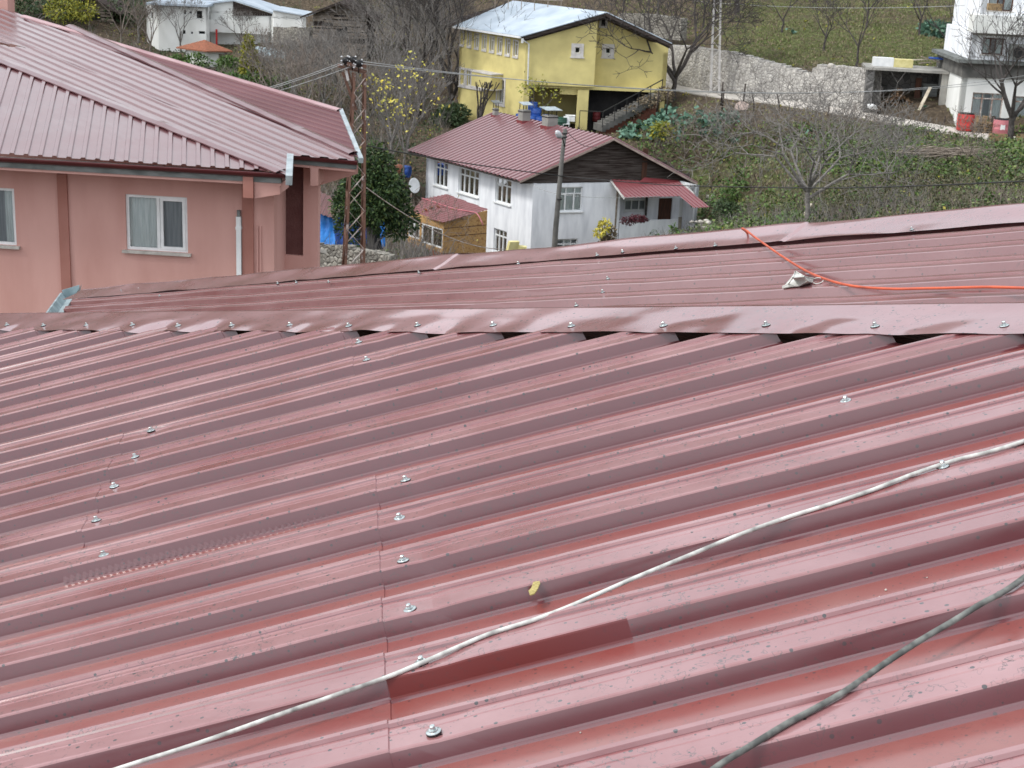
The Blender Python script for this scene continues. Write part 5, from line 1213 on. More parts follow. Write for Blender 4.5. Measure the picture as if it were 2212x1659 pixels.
for k, x in enumerate((.05, .5, .98)):
    c = at(2102, 287, 90.6) + Z1 * .64 + dT * x; q = MB(); q.box(c, dT * .2, -nT * .2, Z1 * .32); q.box(c - dT * .02 + nT * .02 + Z1 * .32, dT * .24, -nT * .24, Z1 * .03); o = q.build('flower_pot', M['pallet' if k < 2 else 'wood'], None, loc=c); tag(o, ['left small square wooden planter on the pallet stack', 'middle small square wooden planter on the pallets', 'dark planter at the right end of the pallet stack'][k], 'planter')
for k, (u, v) in enumerate(((2140, 303), (2200, 305))):
    c = at(u, v, 87); q = MB()
    for z in (0, .14, .28): 
        for a, b in ((V((0, 0, z)), V((.9, 0, z))), (V((0, .5, z)), V((.9, .5, z))), (V((0, 0, z)), V((0, .5, z))), (V((.9, 0, z)), V((.9, .5, z)))): q.beam(c + a, c + b, .03, .1)
    o = q.build('crate', M['pallet'], None, loc=c); tag(o, ['slatted wooden crate left of the right hand tree trunk', 'slatted wooden crate at the right of the tree trunk by the frame edge'][k], 'crate')

# ================================================================== FAR HOUSES
def simple_house(name, label, C, dl, dr, ul, ur, vtop, vbase, m, wins=(), cat='house', wins_l=(), winmat='dark', depth=6, roofm=None):
    d_, n_ = frame_dirs(dr); dl_, nl_ = frame_dirs(dl)
    z0 = C.z - .8; t = thing(name, setz(C, z0), label, cat); O = setz(C, z0); H = zat(C, vtop) - z0
    L_ = (along(O, d_, ur) - O).length; Ll_ = (along(O, dl_, ul) - O).length if ul is not None else depth
    hs_ = [hole_on(O, d_, n_, *w_, z0) for w_ in wins]; hl_ = [hole_on(O, dl_, nl_, *w_, z0) for w_ in wins_l]
    mb = MB(); wall(mb, O, d_, L_, H, .25, n_, hs_); wall(mb, O, dl_, Ll_, H, .25, nl_, hl_)
    mb.box(O + d_ * L_, -d_ * .25, dl_ * Ll_, Z1 * H); mb.box(O + dl_ * Ll_, d_ * L_, -dl_ * .25, Z1 * H); mb.box(O + Z1 * (H - .01), d_ * L_, dl_ * Ll_, -Z1 * .1); mb.build('wall', M[m], t)
    for oo, dd, nn_, hh in ((O, d_, n_, hs_), (O, dl_, nl_, hl_)):
        for a in hh:
            big = (a[1] - a[0]) > .8
            window(t, oo + dd * a[0] + Z1 * a[2], dd, a[1] - a[0], a[3] - a[2], nn_, (.5,) if big else (), .72 if big else None, .07 if big else .03, curtain=winmat, sill=big, depth=.05)
    return t, O, d_, dl_, L_, Ll_, H, n_
C = at(343, 98, 138)
t, O, d_, dl_, L_, Ll_, H, n_ = simple_house('house', 'white two-storey house with lean roof at the top left, left of the timber gable', C, -40, 91, 318, 452, 10, 98, 'whitewall2', [(433, 438.5, 24, 40) and (424, 437, 23, 40), (396, 402, 21, 31), (409, 415, 24, 30), (429, 443, 67, 74), (394, 401, 65, 74), (412, 417, 68, 74)], wins_l=[(325, 330, 25, 40)])
q = MB(); q.box(O - d_ * .9 + n_ * .5 + Z1 * H, d_ * (L_ + .9), -n_ * 7, Z1 * .18); q.build('roof', M['bluegrey'], t)
C = at(455, 78, 140)
t, O, d_, dl_, L_, Ll_, H, n_ = simple_house('house', 'white house with dark plank gable and wide windows at the top left', C, -40, 91, 452, 588, 24, 80, 'whitewall2', [(474, 499, 26, 45.5), (506, 545, 38, 52)], roofm='bluegrey')
q = MB(); ap_ = onp(506, 2, O, n_); el = onp(452, 8, O, n_); er_ = onp(592, 30, O, n_); q.prism([el + n_ * .3, ap_ + n_ * .3, er_ + n_ * .3, er_ + n_ * .3 + Z1 * .14, ap_ + n_ * .3 + Z1 * .14, el + n_ * .3 + Z1 * .14], -n_ * 6.5); q.build('roof', M['bluegrey'], t)
q = MB(); a_ = onp(452, 25, O, n_); b_ = onp(504, 25, O, n_); q.prism([p + n_ * .004 for p in (a_, b_, ap_, el)], -n_ * .2); q.build('gable_wall', M['whitewall2'], t)
b_ = onp(504, 34, O, n_); q = MB(); c_ = onp(588, 34, O, n_); rr = random.Random(2)
for k in range(16):
    f0, f1 = k / 16, (k + 1) / 16 - .006; q.prism([b_.lerp(c_, f0), b_.lerp(c_, f1), setz(b_.lerp(c_, f1), ap_.z + (er_.z - ap_.z) * f1 - .05), setz(b_.lerp(c_, f0), ap_.z + (er_.z - ap_.z) * f0 - .05)], n_ * rr.uniform(.03, .09))
q.build('plank_gable', M['wood'], t)
q = MB(); s_ = onp(458, 62, O, n_); q.box(s_ + n_ * .1, d_ * 5.2, n_ * .9, -Z1 * .2); q.box(s_ + n_ * .95, d_ * 5.2, n_ * .06, Z1 * .85); q.build('balcony', M['whitewall2'], t)
q = MB(); s_ = onp(472, 56, O, n_); q.box(s_ + n_ * 1.1 - Z1 * 2.6, d_ * .14, n_ * .14, Z1 * 2.4); q.build('red_post', M['redp'], t)
C = at(591, 73, 137)
t, O, d_, dl_, L_, Ll_, H, n_ = simple_house('annex', 'low cream annex with three small square windows right of the plank gable', C, -40, 92, 586, 660, 36, 76, 'whitewall2', [(600, 604, 34.5, 41), (617, 621, 36, 42), (638, 642, 37.5, 44)], cat='house', winmat='dark', depth=4)
q = MB(); el = onp(588, 22, O, n_); er_ = onp(664, 35.5, O, n_); q.prism([el + n_ * .2, er_ + n_ * .2, er_ + n_ * .2 + Z1 * .1, el + n_ * .2 + Z1 * .1], -n_ * 4.5); q.build('roof', M['bluegrey'], t)
q = MB(); q.prism([onp(588, 36.5, O, n_), onp(660, 36.5, O, n_), er_ - d_ * .1, el + d_ * .1], -n_ * .2); q.build('gable_wall', M['whitewall2'], t)
C = at(560, 30, 158)
simple_house('house', 'pale blue and white house showing above the roofs at the top edge', C, -40, 91, 545, 690, -40, 30, 'whitewall', [(596, 602, -6, 16), (618, 626, -6, 18), (652, 660, -4, 17), (575, 581, -8, 10), (676, 683, -4, 17)])
# terracotta hut
C = at(448, 143, 126)
t, O, d_, dl_, L_, Ll_, H, n_ = simple_house('hut', 'small stone hut with a low terracotta tile roof below the white houses', C, -62, 78, 402, 492, 108, 143, 'whitewall2', [], cat='hut')
q = MB(); c_ = O + Z1 * (H + .0); cs = [c_ - d_ * .4 + n_ * .5 - dl_ * .4, c_ + d_ * (L_ + .4) + n_ * .4, c_ + d_ * (L_ + .3) + dl_ * (Ll_ + .5), c_ - d_ * .3 + dl_ * (Ll_ + .6)]
ctr = sum(cs, V((0, 0, 0))) / 4 + Z1 * .75
for a_, b_ in zip(cs, cs[1:] + cs[:1]): q.poly([a_, b_, ctr]); q.poly([a_ - Z1 * .1, b_ - Z1 * .1, b_, a_])
q.build('tile_roof', M['tile'], t)
q = MB(); q.box(O + d_ * .9 + n_ * .01 + Z1 * .2, d_ * .8, n_ * .03, Z1 * 1.6); q.build('door', M['greywood'], t)
# timber barns
def barn(label, u0, u1, vb, vt, va, Y, C_az=90, stone=.4, seed=0, ua=None):
    C = at(u0, vb, Y); d_, n_ = frame_dirs(C_az); t = thing('barn', C, label, 'barn'); O = setz(C, C.z - .8); L_ = (along(O, d_, u1) - O).length; H = zat(O, vt) - O.z; HA = zat(O, va) - O.z
    rr = random.Random(seed); q = MB(); q.box(O, d_ * L_, -n_ * 5, Z1 * H * stone); q.build('stone_base', M['stonew'], t)
    q = MB(); z = H * stone
    while z < H:
        h = rr.uniform(.13, .28); x = 0
        while x < L_:
            l = rr.uniform(.8, 2.6); x2 = min(L_, x + l)
            if rr.random() < .93: o_ = rr.uniform(-.05, .12); q.box(O + d_ * x + n_ * o_ + Z1 * (z + rr.uniform(-.03, .03)), d_ * (x2 - x - .02) + Z1 * rr.uniform(-.06, .06), -n_ * .12, Z1 * h * rr.uniform(.6, .95))
            x = x2
        z += h
    q.build('plank_wall', M['greywood'], t)
    q = MB(); q.box(O + Z1 * H * stone - n_ * .13, d_ * L_, -n_ * 4.8, Z1 * H * (1 - stone) * .98); q.build('inner_wall', M['wood'], t)
    q = MB(); am = O + d_ * L_ * .5 + Z1 * HA; a_, b_ = O + Z1 * (H - .2) - d_ * .9, O + d_ * (L_ + .9) + Z1 * (H - .2)
    q.prism([a_ + n_ * .8, am + n_ * .8, b_ + n_ * .8, b_ + n_ * .8 - Z1 * .13, am + n_ * .8 - Z1 * .18, a_ + n_ * .8 - Z1 * .13], -n_ * 6); q.build('roof', M['wood'], t)
    q = MB(); q.prism([O + Z1 * H - n_ * .4, O + d_ * L_ + Z1 * H - n_ * .4, am - n_ * .4 - Z1 * .2], -n_ * .1)
    for k in range(5): q.box(O + d_ * (L_ * (.08 + k * .07)) - n_ * .2 + Z1 * (H + (HA - H) * k * .17), d_ * L_ * (.84 - k * .14), -n_ * .12, Z1 * .12)
    q.build('gable_poles', M['greywood'], t)
    q = MB(); q.box(O + d_ * L_ * .42 + n_ * .05 + Z1 * H * .62, d_ * .9, -n_ * .2, Z1 * .8); q.build('opening', M['dark'], t)
barn('tall weathered timber barn with dark gable at the top centre left', 676, 792, 122, 30, 0, 124, 91, .22, 3)
barn('old plank barn on a pale rendered base at the top left', 161, 246, 60, 20, -14, 142, 91, .42, 5)
# low stone walls, corrugated scraps
def lowwall(label, pts, h, m='stonew', name='garden_wall', th=.4, cat='wall'):
    q = MB(); P_ = [at(*p) for p in pts]; t0 = P_[0]
    for a, b in zip(P_, P_[1:]):
        n = V((-(b - a).y, (b - a).x, 0)).normalized() * th; N_ = 10
        for k in range(N_):
            c, e = a.lerp(b, k / N_), a.lerp(b, (k + 1) / N_); q.box(c - Z1 * .6, (e - c) * 1.0, n, Z1 * (h + .6 + .12 * NZ.noise(V((k * 1.7, h, c.x)))))
    o = q.build(name, M[m], None, loc=t0); tag(o, label, cat); return o
lowwall('pale stepped rubble wall running below the timber barn', [(590, 82, 133), (668, 84, 131)], .9)
lowwall('crumbling stone wall on the slope below the terracotta hut', [(640, 122, 126), (690, 132, 122), (724, 140, 120)], .7)
lowwall('dry stone wall between the timber barn and the bushes', [(690, 128, 123), (765, 124, 123)], 1.0)
q = MB(); c = at(548, 118, 122)
for k in range(14): q.box(c + V((k * .26, 0, -.09 * k * .3)), V((.13, 0, 0)), V((0, .9, .5)), V((0, 0, .03))); q.box(c + V((k * .26 + .13, 0, -.09 * k * .3 + .04)), V((.13, 0, 0)), V((0, .9, .5)), V((0, 0, .03)))
o = q.build('metal_sheet', M['zincd'], None, loc=c); tag(o, 'buckled grey corrugated metal sheet lying beside the yellow columnar tree', 'metal sheet')
lowwall('high grey rubble wall above the yellow house roof', [(1335, 58, 122), (1400, 60, 120), (1470, 70, 118)], 1.0, 'stonew', th=.8)
lowwall('mossy stone garden wall in the weeds right of the awning', [(1525, 425, 86), (1560, 470, 81), (1600, 482, 77)], .15)
q = MB(); rr = random.Random(6); c = at(1540, 498, 78)
for k in range(34): blob(q, c + V((rr.gauss(0, .5), rr.gauss(0, .3), max(0, .5 - rr.random() * .6))), rr.uniform(.09, .19), k, 7)
o = q.build('stone_pile', M['rock'], None, True, loc=c); tag(o, 'loose stone pile beside the white porch under the awning end', 'stones')
lowwall('low stone wall with concrete coping beside the blue shelter', [(676, 588, 55), (735, 592, 54), (840, 612, 53)], 1.0, 'stonew')
q = MB(); a_, b_ = at(676, 541, 54.8), at(838, 582, 53.2); q.box(a_ , b_ - a_, V((0, .5, 0)), V((0, 0, .12))); o = q.build('coping', M['conc'], None, loc=a_); tag(o, 'pale concrete coping strip running behind the lattice tower foot', 'coping')

# blue tarp shelter
tp = thing('tarpaulin_shelter', at(740, 540, 60), 'shelter covered in bright blue tarpaulin behind the evergreen tree', 'shelter')
def crumple(name, corners, m, par, N_=16, amp=.12, seed=0):
    a, b, c, d = corners; q = MB(); n = (b - a).cross(d - a).normalized(); g_ = []
    for i in range(N_ + 1):
        for j in range(N_ + 1):
            u, v = i / N_, j / N_; p = a.lerp(b, u).lerp(d.lerp(c, u), v); w_ = amp * NZ.noise(V((u * 5 + seed, v * 2.2, seed))) + amp * .5 * NZ.noise(V((u * 14, v * 5, seed + 3))); g_.append(p + n * w_)
    q.v = [tuple(p) for p in g_]; q.f = [(i * (N_ + 1) + j, (i + 1) * (N_ + 1) + j, (i + 1) * (N_ + 1) + j + 1, i * (N_ + 1) + j + 1) for i in range(N_) for j in range(N_)]; q.m = [0] * len(q.f)
    o = q.build(name, M[m], par, True); md = o.modifiers.new('t', 'SOLIDIFY'); md.thickness = .02; return o
crumple('tarpaulin', [at(668, 538, 59), at(726, 546, 58.6), at(722, 470, 59), at(668, 452, 59.4)], 'tarp', tp, seed=1)
crumple('tarpaulin', [at(726, 546, 58.6), at(770, 541, 61), at(768, 470, 61.2), at(722, 470, 59)], 'tarpd', tp, seed=2)
crumple('tarpaulin', [at(760, 541, 61), at(806, 540, 61.4), at(804, 478, 61.8), at(760, 465, 61.2)], 'tarpd', tp, seed=3)
crumple('tarpaulin', [at(826, 536, 61), at(832, 532, 61.6), at(832, 470, 61.8), at(818, 464, 61.4)], 'tarp', tp, 8, .05, seed=4)
q = MB(); q.prism([at(805, 540, 62), at(828, 538, 62), at(820, 476, 62), at(803, 478, 62)], V((0, .1, 0))); q.build('dark_opening', M['dark'], tp)
mP = [at(668, 455, 58.7), at(724, 474, 58.6), at(722, 424, 63.5), at(690, 414, 64)]; nn_ = (mP[1] - mP[0]).cross(mP[3] - mP[0]).normalized()
sheet('roof', mP, mP[3] - mP[0], nn_, .2, .03, M['farroof'], tp)
# yellow foam, barrel on the slope
c = at(1095, 550, 73); q = MB(); q.box(c, V((.45, .15, .0)), V((-.1, .3, 0)), V((.14, 0, .62))); q.box(c + V((.47, .16, 0)), V((.42, -.05, -.04)), V((0, .3, 0)), V((.05, 0, .42))); o = q.build('foam_block', M['foam'], None, loc=c); tag(o, 'pale yellow foam blocks leaning beside the lower white wall', 'foam block')
c = at(851, 366, 88); t = thing('barrel', c, 'barrel half terracotta half blue lying on the leafy slope', 'barrel'); axb = V((1, -.25, -.08)).normalized()
q = MB(); q.lathe(c, [(.28, 0), (.34, .2), (.34, .62)], 16, axb); q.build('barrel_body', M['tile'], t, True)
q = MB(); q.lathe(c + axb * .62, [(.35, 0), (.35, .34), (.30, .35), (.29, .2)], 16, axb); q.build('barrel_rim', M['bluebin'], t, True)

# ================================================================== LATTICE TOWER, LAMP, WIRES
Yt = 46; tw = thing('power_pylon', at(762, 600, Yt), 'rusty steel lattice pole with three black insulators on its crossarm', 'pylon')
bt = at(764, 600, Yt); tp_ = at(776, 158, Yt); bt = bt - Z1 * 6 + (bt - tp_) * .0
zt0, zt1 = at(764, 600, Yt).z, tp_.z; base = at(763, 600, Yt)
def leg(sx, sy, z):
    f = (z - zt0) / (zt1 - zt0); hw = .29 * (1 - f) + .155 * f; c = base.lerp(tp_, f) ; c = setz(c, z); ca, sa = math.cos(.25), math.sin(.25)
    return c + V(((sx * ca - sy * sa) * hw, (sx * sa + sy * ca) * hw, 0))
for sx, sy in ((-1, -1), (1, -1), (1, 1), (-1, 1)):
    q = MB(); q.beam(leg(sx, sy, zt0 - 6), leg(sx, sy, zt1), .072); q.build('leg', M['rust'], tw)
zz = zt0 - 4; q = MB(); q2 = MB(); k = 0
while zz < zt1 - .3:
    f = (zz - zt0) / (zt1 - zt0); st_ = .62 - .2 * max(0, f)
    for (a_, b_) in (((-1, -1), (1, -1)), ((1, 1), (-1, 1))): q.beam(leg(*(a_ if k % 2 else b_), zz), leg(*(b_ if k % 2 else a_), min(zt1, zz + st_)), .085, .014)
    for (a_, b_) in (((1, -1), (1, 1)), ((-1, 1), (-1, -1))): q2.beam(leg(*(a_ if k % 2 else b_), zz), leg(*(b_ if k % 2 else a_), min(zt1, zz + st_)), .085, .014)
    zz += st_; k += 1
q.build('bracing', M['brace'], tw); q2.build('bracing', M['rust'], tw)
ca0, ca1 = at(731, 143, Yt - .2), at(789, 157, Yt + .1)
q = MB(); q.beam(ca0, ca1, .10, .07); q.beam(ca0 + V((.1, .35, .02)), ca1 + V((0, .35, 0)), .08, .06); q.beam(ca0 + V((.25, 0, .08)), ca0 + V((.8, .1, .02)), .06, .10); q.beam(ca0, ca0 + V((0, .35, 0)), .07); q.build('crossarm', M['rust'], tw)
q = MB(); q.beam(at(740, 155, Yt), at(770, 238, Yt), .075, .05); q.beam(at(752, 150, Yt + .3), at(768, 215, Yt + .3), .05); q.build('strut', M['rust'], tw)
q = MB(); q.beam(at(747, 150, Yt - .05), at(752, 174, Yt - .1), .07, .02); q.build('plate', M['trim'], tw)
ins = []
for k, (u, v) in enumerate(((748, 131), (761.5, 130), (775, 137))):
    c = at(u, v, Yt - .1); ins.append(c); q = MB(); q.tube([setz(c, at(0, 152, Yt).z + .0 + (.1 if k < 2 else 0)) if False else c - Z1 * .28, c - Z1 * .05], .02, 6)
    q.lathe(c - V((0, .11, 0)), [(.075, 0), (.115, .02), (.085, .04), (.115, .08), (.085, .10), (.115, .14), (.075, .17), (.06, .22)], 14, V((.15, 1, 0))); a_ = q.build('insulator', M['insul'], tw, True)
    for dx in (-.13, .10):
        q = MB()
        for dz in (.09, .0, -.09): blob(q, c + V((dx, -.09, dz * 1.3)), .035, k, 6)
        q.build('insulator_clamp', M['porc'], a_)
def wire(label, pts, r, m='wire', sag=0, name='power_line', cat='power line', group=None):
    if sag:
        a, b = pts; pts = [a.lerp(b, k / 24) - Z1 * (sag * 4 * (k / 24) * (1 - k / 24)) for k in range(25)]
    q = MB(); q.tube(pts, r, 5); o = q.build(name, M[m], None, True, loc=pts[0]); tag(o, label, cat, group)
for k, (c, u, v) in enumerate(zip(ins, (300, 300, 300), (213, 218, 226))):
    e_ = c.lerp(at(u, v, 44), 1.6); wire(['topmost of three thin wires running left from the pylon insulators', 'middle of three thin wires running left from the pylon', 'lowest of three thin wires running left from the pylon'][k], [c, e_], .011, sag=.5)
wire('upper thin wire running right from the pylon across the yellow house', [ins[1], at(2300, 148, 80)], .012, sag=1.1)
wire('lower thin wire running right from the pylon across the yellow house', [ins[2], at(2300, 160, 80)], .012, sag=.9)
wire('thin pale line crossing the green slope at the upper right', [at(1500, 2, 120), at(2084, 12, 95)], .016, sag=.3)
blk = spline([at(788, 314, 46.1), at(860, 328, 50), at(990, 350, 58), at(1100, 366, 64), at(1219, 381, 66.8)], 8); wire('thick black twisted cable from the pylon to the street lamp', blk, .022, 'wireD')
blk = spline([at(1219, 381, 66.8), at(1340, 392, 60), at(1450, 400, 56), at(1600, 404, 50), at(1800, 406, 44), at(2000, 401, 38), at(2330, 386, 31)], 8); wire('thick black twisted cable from the street lamp to the right edge', blk, .018, 'wireD')
wire('pale service wire dropping from the pylon to the chipboard shed', [at(792, 406, 46.1), at(1092, 538, 71)], .018, 'brace', sag=.5)
wire('thin cable hanging from the lamp pole to the gable', spline([at(1224, 283, 66.8), at(1240, 300, 69), at(1262, 315, 73), at(1290, 318, 78)], 6), .014, 'wireD')
wire('thin grey wire from the lamp pole to the porch', spline([at(1140, 397, 77), at(1200, 418, 74), at(1300, 427, 74), at(1425, 424, 77)], 6), .012, 'wire')
lp = thing('street_lamp', at(1196, 560, 67), 'grey street lamp on a slightly leaning concrete pole before the white house', 'street lamp')
q = MB(); q.tube([at(1194, 600, 67), at(1200, 500, 66.9), at(1213, 350, 66.8), at(1221, 279, 66.8)], [.14, .125, .10, .085], 10); q.build('pole', M['concd'], lp, True)
q = MB(); q.tube(spline([at(1220, 318, 66.8), at(1216, 302, 66.4), at(1210, 292, 66.0), at(1204, 285, 65.8)], 5), .03, 6); q.build('arm', M['wireD'], lp, True)
hd0, hd1 = at(1212, 297, 66.0), at(1197, 277, 65.4); axl = (hd1 - hd0).normalized()
q = MB(); q.lathe(hd0, [(.03, 0), (.09, .06), (.13, .25), (.12, .42), (.05, .55)], 14, axl); q.build('lamp_head', M['porc'], lp, True)
q = MB(); q.lathe(hd0 + axl * .14 - Z1 * .05 - V((0, .04, 0)), [(.04, 0), (.10, .05), (.11, .2), (.04, .30)], 12, axl); q.build('lamp_lens', M['screen'], lp, True)
q = MB()
for v in (288, 296, 430): q.lathe(at(1220 - (v - 288) * .083, v, 66.8), [(.12, -.03), (.12, .03)], 12); 
q.build('pole_band', M['wireD'], lp)
ut = thing('utility_pole', at(1548, 205, 108), 'pale lattice utility pole rising in front of the stone wall at the top', 'utility pole')
a_, b_ = at(1543, 232, 107), at(1551, -60, 107)
for k, (sx, sy) in enumerate(((-1, -1), (1, -1), (1, 1), (-1, 1))): q = MB(); q.beam(a_ + V((sx * .30, sy * .3, 0)), b_ + V((sx * .2, sy * .2, 0)), .085); q.build('leg', M['trim'], ut)
q = MB()
for k in range(16):
    f, g_ = k / 16, (k + 1) / 16; w0, w1 = .30 - .1 * f, .30 - .1 * g_; s = 1 if k % 2 else -1
    q.beam(a_.lerp(b_, f) + V((s * w0, -w0, 0)), a_.lerp(b_, g_) + V((-s * w1, -w1, 0)), .06, .03)
q.build('bracing', M['trim'], ut)
# fence posts along the road
fp = ((1558, 195, 178), (1606, 199, 156), (1631, 216, 181), (1686, 222, 196), (1560, 212, 175), (1786, 248, 205), (1976, 275, 240), (2036, 270, 232), (1440, 215, 172), (1420, 210, 160))
post_lab = ['thin dark fence post nearest the lattice utility pole', 'tall slim fence post between the two utility poles and the leaning posts', 'fence post leaning left beside the pale road bend', 'fence post leaning left in front of the middle of the stone wall', 'stout short post beside the big dark tree', 'dark fence post in front of the right end of the stone wall', 'brown post below the wood store', 'dark post at the foot of the concrete corner post', 'blackened post right of the big dark bare tree', 'iron gate post behind the big dark bare tree']
for k, (u, v1, v0) in enumerate(fp):
    p = at(u, v1 + 22, 97.5 - (u - 1560) * .006); q = MB(); ln = V(((-.25 if k in (2, 3) else .02), 0, 0)); q.tube([p - Z1 * .3, p + Z1 * .6 + ln * .6, p + Z1 * 1.15 + ln * 1.3], [.055, .05, .045], 6)
    o = q.build('fence_post', M['wood'], None, True, loc=p); tag(o, post_lab[k], 'fence post')
c = at(1586, 238, 95); q = MB(); q.prism([c, c + V((.8, .1, .05)), c + V((.9, .3, .3)), c + V((.45, .4, .5)), c + V((.1, .25, .3))], V((0, .04, .06))); o = q.build('tarpaulin', M['barge'], None, loc=c); tag(o, 'small beige cloth scrap lying on the soil by the fence posts', 'cloth')

# ================================================================== TREES
def ground_at(u, v, Y0):
    """put a thing where its foot is seen: walk the ray to the ground near Y0"""
    best = None; r = ray(u, v); 
    ys_ = np.linspace(max(45, Y0 - 25), Y0 + 30, 111); P_ = [CAM + r * (y / r.y) for y in ys_]
    g_ = ground(np.array([p.x for p in P_]), np.array([p.y for p in P_])); z_ = np.array([p.z for p in P_]); d = z_ - g_
    for k in range(len(d) - 1):
        if d[k] > 0 >= d[k + 1]:
            if best is None or abs(ys_[k] - Y0) < abs(best - Y0): best = ys_[k]
    y = best if best is not None else Y0; p = CAM + r * (y / r.y)
    return V((p.x, p.y, float(ground(np.array([p.x]), np.array([p.y]))[0])))
def grow(rr, mb, p, d, L_, r, lev, tips, spread, up, minr, twig):
    n = 3 if lev > 1 else 2; pts = [p]; rs = [r]; q = V(p); dd = V(d)
    for k in range(n):
        dd = (dd + V((rr.uniform(-1, 1), rr.uniform(-1, 1), rr.uniform(-.6, 1))) * .16 + Z1 * up * .10).normalized(); q = q + dd * L_ / n; pts.append(V(q)); rs.append(max(minr, r * (1 - .45 * (k + 1) / n)))
    mb.tube(pts, rs, 6 if lev > 3 else (4 if lev > 1 else 3), cap=False)
    if lev == 0: tips.append((pts[-1], dd)); return
    nb = rr.choice((2, 3, 3)) if lev > 1 else rr.choice((2, 3, 4)) * (1 if twig < 2 else 1) + (1 if twig > 1 else 0)
    a0 = rr.uniform(0, 6.28); o_ = dd.orthogonal().normalized(); o2_ = dd.cross(o_)
    for k in range(nb):
        a = a0 + k * 6.28 / nb + rr.uniform(-.5, .5); sp = spread * rr.uniform(.55, 1.25)
        nd = (dd + (o_ * math.cos(a) + o2_ * math.sin(a)) * sp + Z1 * up * .15).normalized()
        st_ = pts[-1] if k < 2 or lev < 2 else pts[-2]
        grow(rr, mb, st_, nd, L_ * rr.uniform(.62, .85), max(minr, r * rr.uniform(.45, .62)), lev - 1, tips, spread, up, minr, twig)
    tips.append((pts[-1], dd))
def leafquads(mb, pts, rr, s, n=1, jit=.1):
    for p in pts:
        for _ in range(n):
            c = p + V((rr.gauss(0, jit), rr.gauss(0, jit), rr.gauss(0, jit))); a = V((rr.gauss(0, 1), rr.gauss(0, 1), rr.gauss(0, 1))).normalized(); b = a.orthogonal().normalized(); l = s * rr.uniform(.6, 1.3)
            mb.quad(c - a * l * .5, c + b * l * .28, c + a * l * .5, c - b * l * .28)
def tree(name, label, cat, base, H, r0, lev, seed, spread=.75, up=.3, bark='bark', leaf=None, ls=.12, ln=0, group=None, lean=(0, 0), trunk=.25, minr=.008, twig=1, nl=3, ljit=.25, lfrac=1):
    rr = random.Random(seed); t = thing(name, base, label, cat, group)
    mb = MB(); top = base + V((lean[0], lean[1], H * trunk)); k = 5
    pts = [base - Z1 * .3] + [base.lerp(top, j / k) + V((rr.uniform(-1, 1), rr.uniform(-1, 1), 0)) * r0 * .5 for j in range(1, k + 1)]
    mb.tube(pts, [r0 * 1.25] + [r0 * (1 - .25 * j / k) for j in range(1, k + 1)], 8, cap=False); mb.build('trunk', M[bark], t, True)
    mb = MB(); tips = []; L_ = H * (1 - trunk) * .36
    nb = nl; a0 = rr.uniform(0, 6.28)
    for j in range(nb):
        a = a0 + j * 6.28 / nb; d = (V((math.cos(a), math.sin(a), 0)) * spread * rr.uniform(.7, 1.3) + Z1 * rr.uniform(.8, 1.2)).normalized()
        grow(rr, mb, pts[-1] if j < nb - 1 or nb < 3 else pts[-2], d, L_, r0 * .62, lev, tips, spread, up, minr, twig)
    mb.build('crown', M[bark], t)
    if leaf:
        lm = MB(); tp2 = [q for q in tips if rr.random() < lfrac]; leafquads(lm, [q[0] for q in tp2], rr, ls, ln, ljit); lm.build('leaves', M[leaf], t)
    return t
tree('bare_tree', 'big dark bare tree forking low before the stone wall right of the yellow house', 'tree', ground_at(1455, 212, 100), 9.6, .19, 6, 41, .85, .22, 'barkd', trunk=.15, nl=6, minr=.015, twig=1)
tree('bare_tree', 'wide grey bare tree rising from the garden slope just above the far roof cap', 'tree', ground_at(1740, 492, 70), 7.3, .13, 5, 7, 1.1, .12, 'bark', trunk=.22, nl=8, minr=.009, twig=1)
tree('bare_tree', 'bare tree with a fan of upright branches before the tall right hand building', 'tree', ground_at(2181, 308, 89), 7.2, .20, 5, 16, .8, .5, 'barkd', trunk=.20, nl=5, minr=.010)
tree('bare_tree', 'tall dark bare tree with a thick trunk directly left of the yellow house', 'tree', ground_at(978, 268, 103), 12.0, .24, 6, 21, .62, .35, 'barkd', trunk=.22, nl=4, minr=.010, lean=(-.3, 0))
tree('bare_tree', 'leaning bare tree arching over the pale metal roof of the yellow house', 'tree', ground_at(950, 262, 105), 10, .16, 5, 23, .7, .25, 'barkd', trunk=.25, nl=3, minr=.010, lean=(1.2, 0))
rr = random.Random(77)
t = tree('pruned_tree', 'pruned tree with thick dark stubs and orange leaves before the yellow house', 'tree', ground_at(1035, 285, 98), 4.2, .17, 2, 5, .5, .7, 'barkd', trunk=.25, nl=4, minr=.03, leaf='oleaf', ls=.26, ln=0)
b_ = ground_at(1028, 262, 98.5); lm = MB(); leafquads(lm, [b_ + V((rr.gauss(-.4, .9), rr.gauss(0, .4), rr.uniform(.0, 1.6))) for _ in range(150)], rr, .26); lm.build('leaves', M['oleaf'], t)
tree('sapling', 'slender young tree with sparse yellow leaves right of the pylon', 'tree', ground_at(872, 392, 86), 6.6, .07, 4, 9, .45, .6, 'bark', trunk=.28, nl=4, leaf='yleaf', ls=.21, ln=2, ljit=.22, lfrac=.28)
tree('sapling', 'thin leafless sapling beside the blue and terracotta barrel', 'tree', ground_at(842, 388, 87), 4.5, .06, 4, 12, .5, .5, 'bark', trunk=.3, leaf='yleaf', ls=.2, ln=2, ljit=.2, lfrac=.15)
tree('sapling', 'small tree with yellow hanging leaves in front of the blue drums', 'tree', ground_at(1158, 285, 99), 3.6, .05, 3, 19, .5, .5, 'bark', trunk=.3, leaf='ygreen', ls=.22, ln=3, ljit=.25, lfrac=.6)
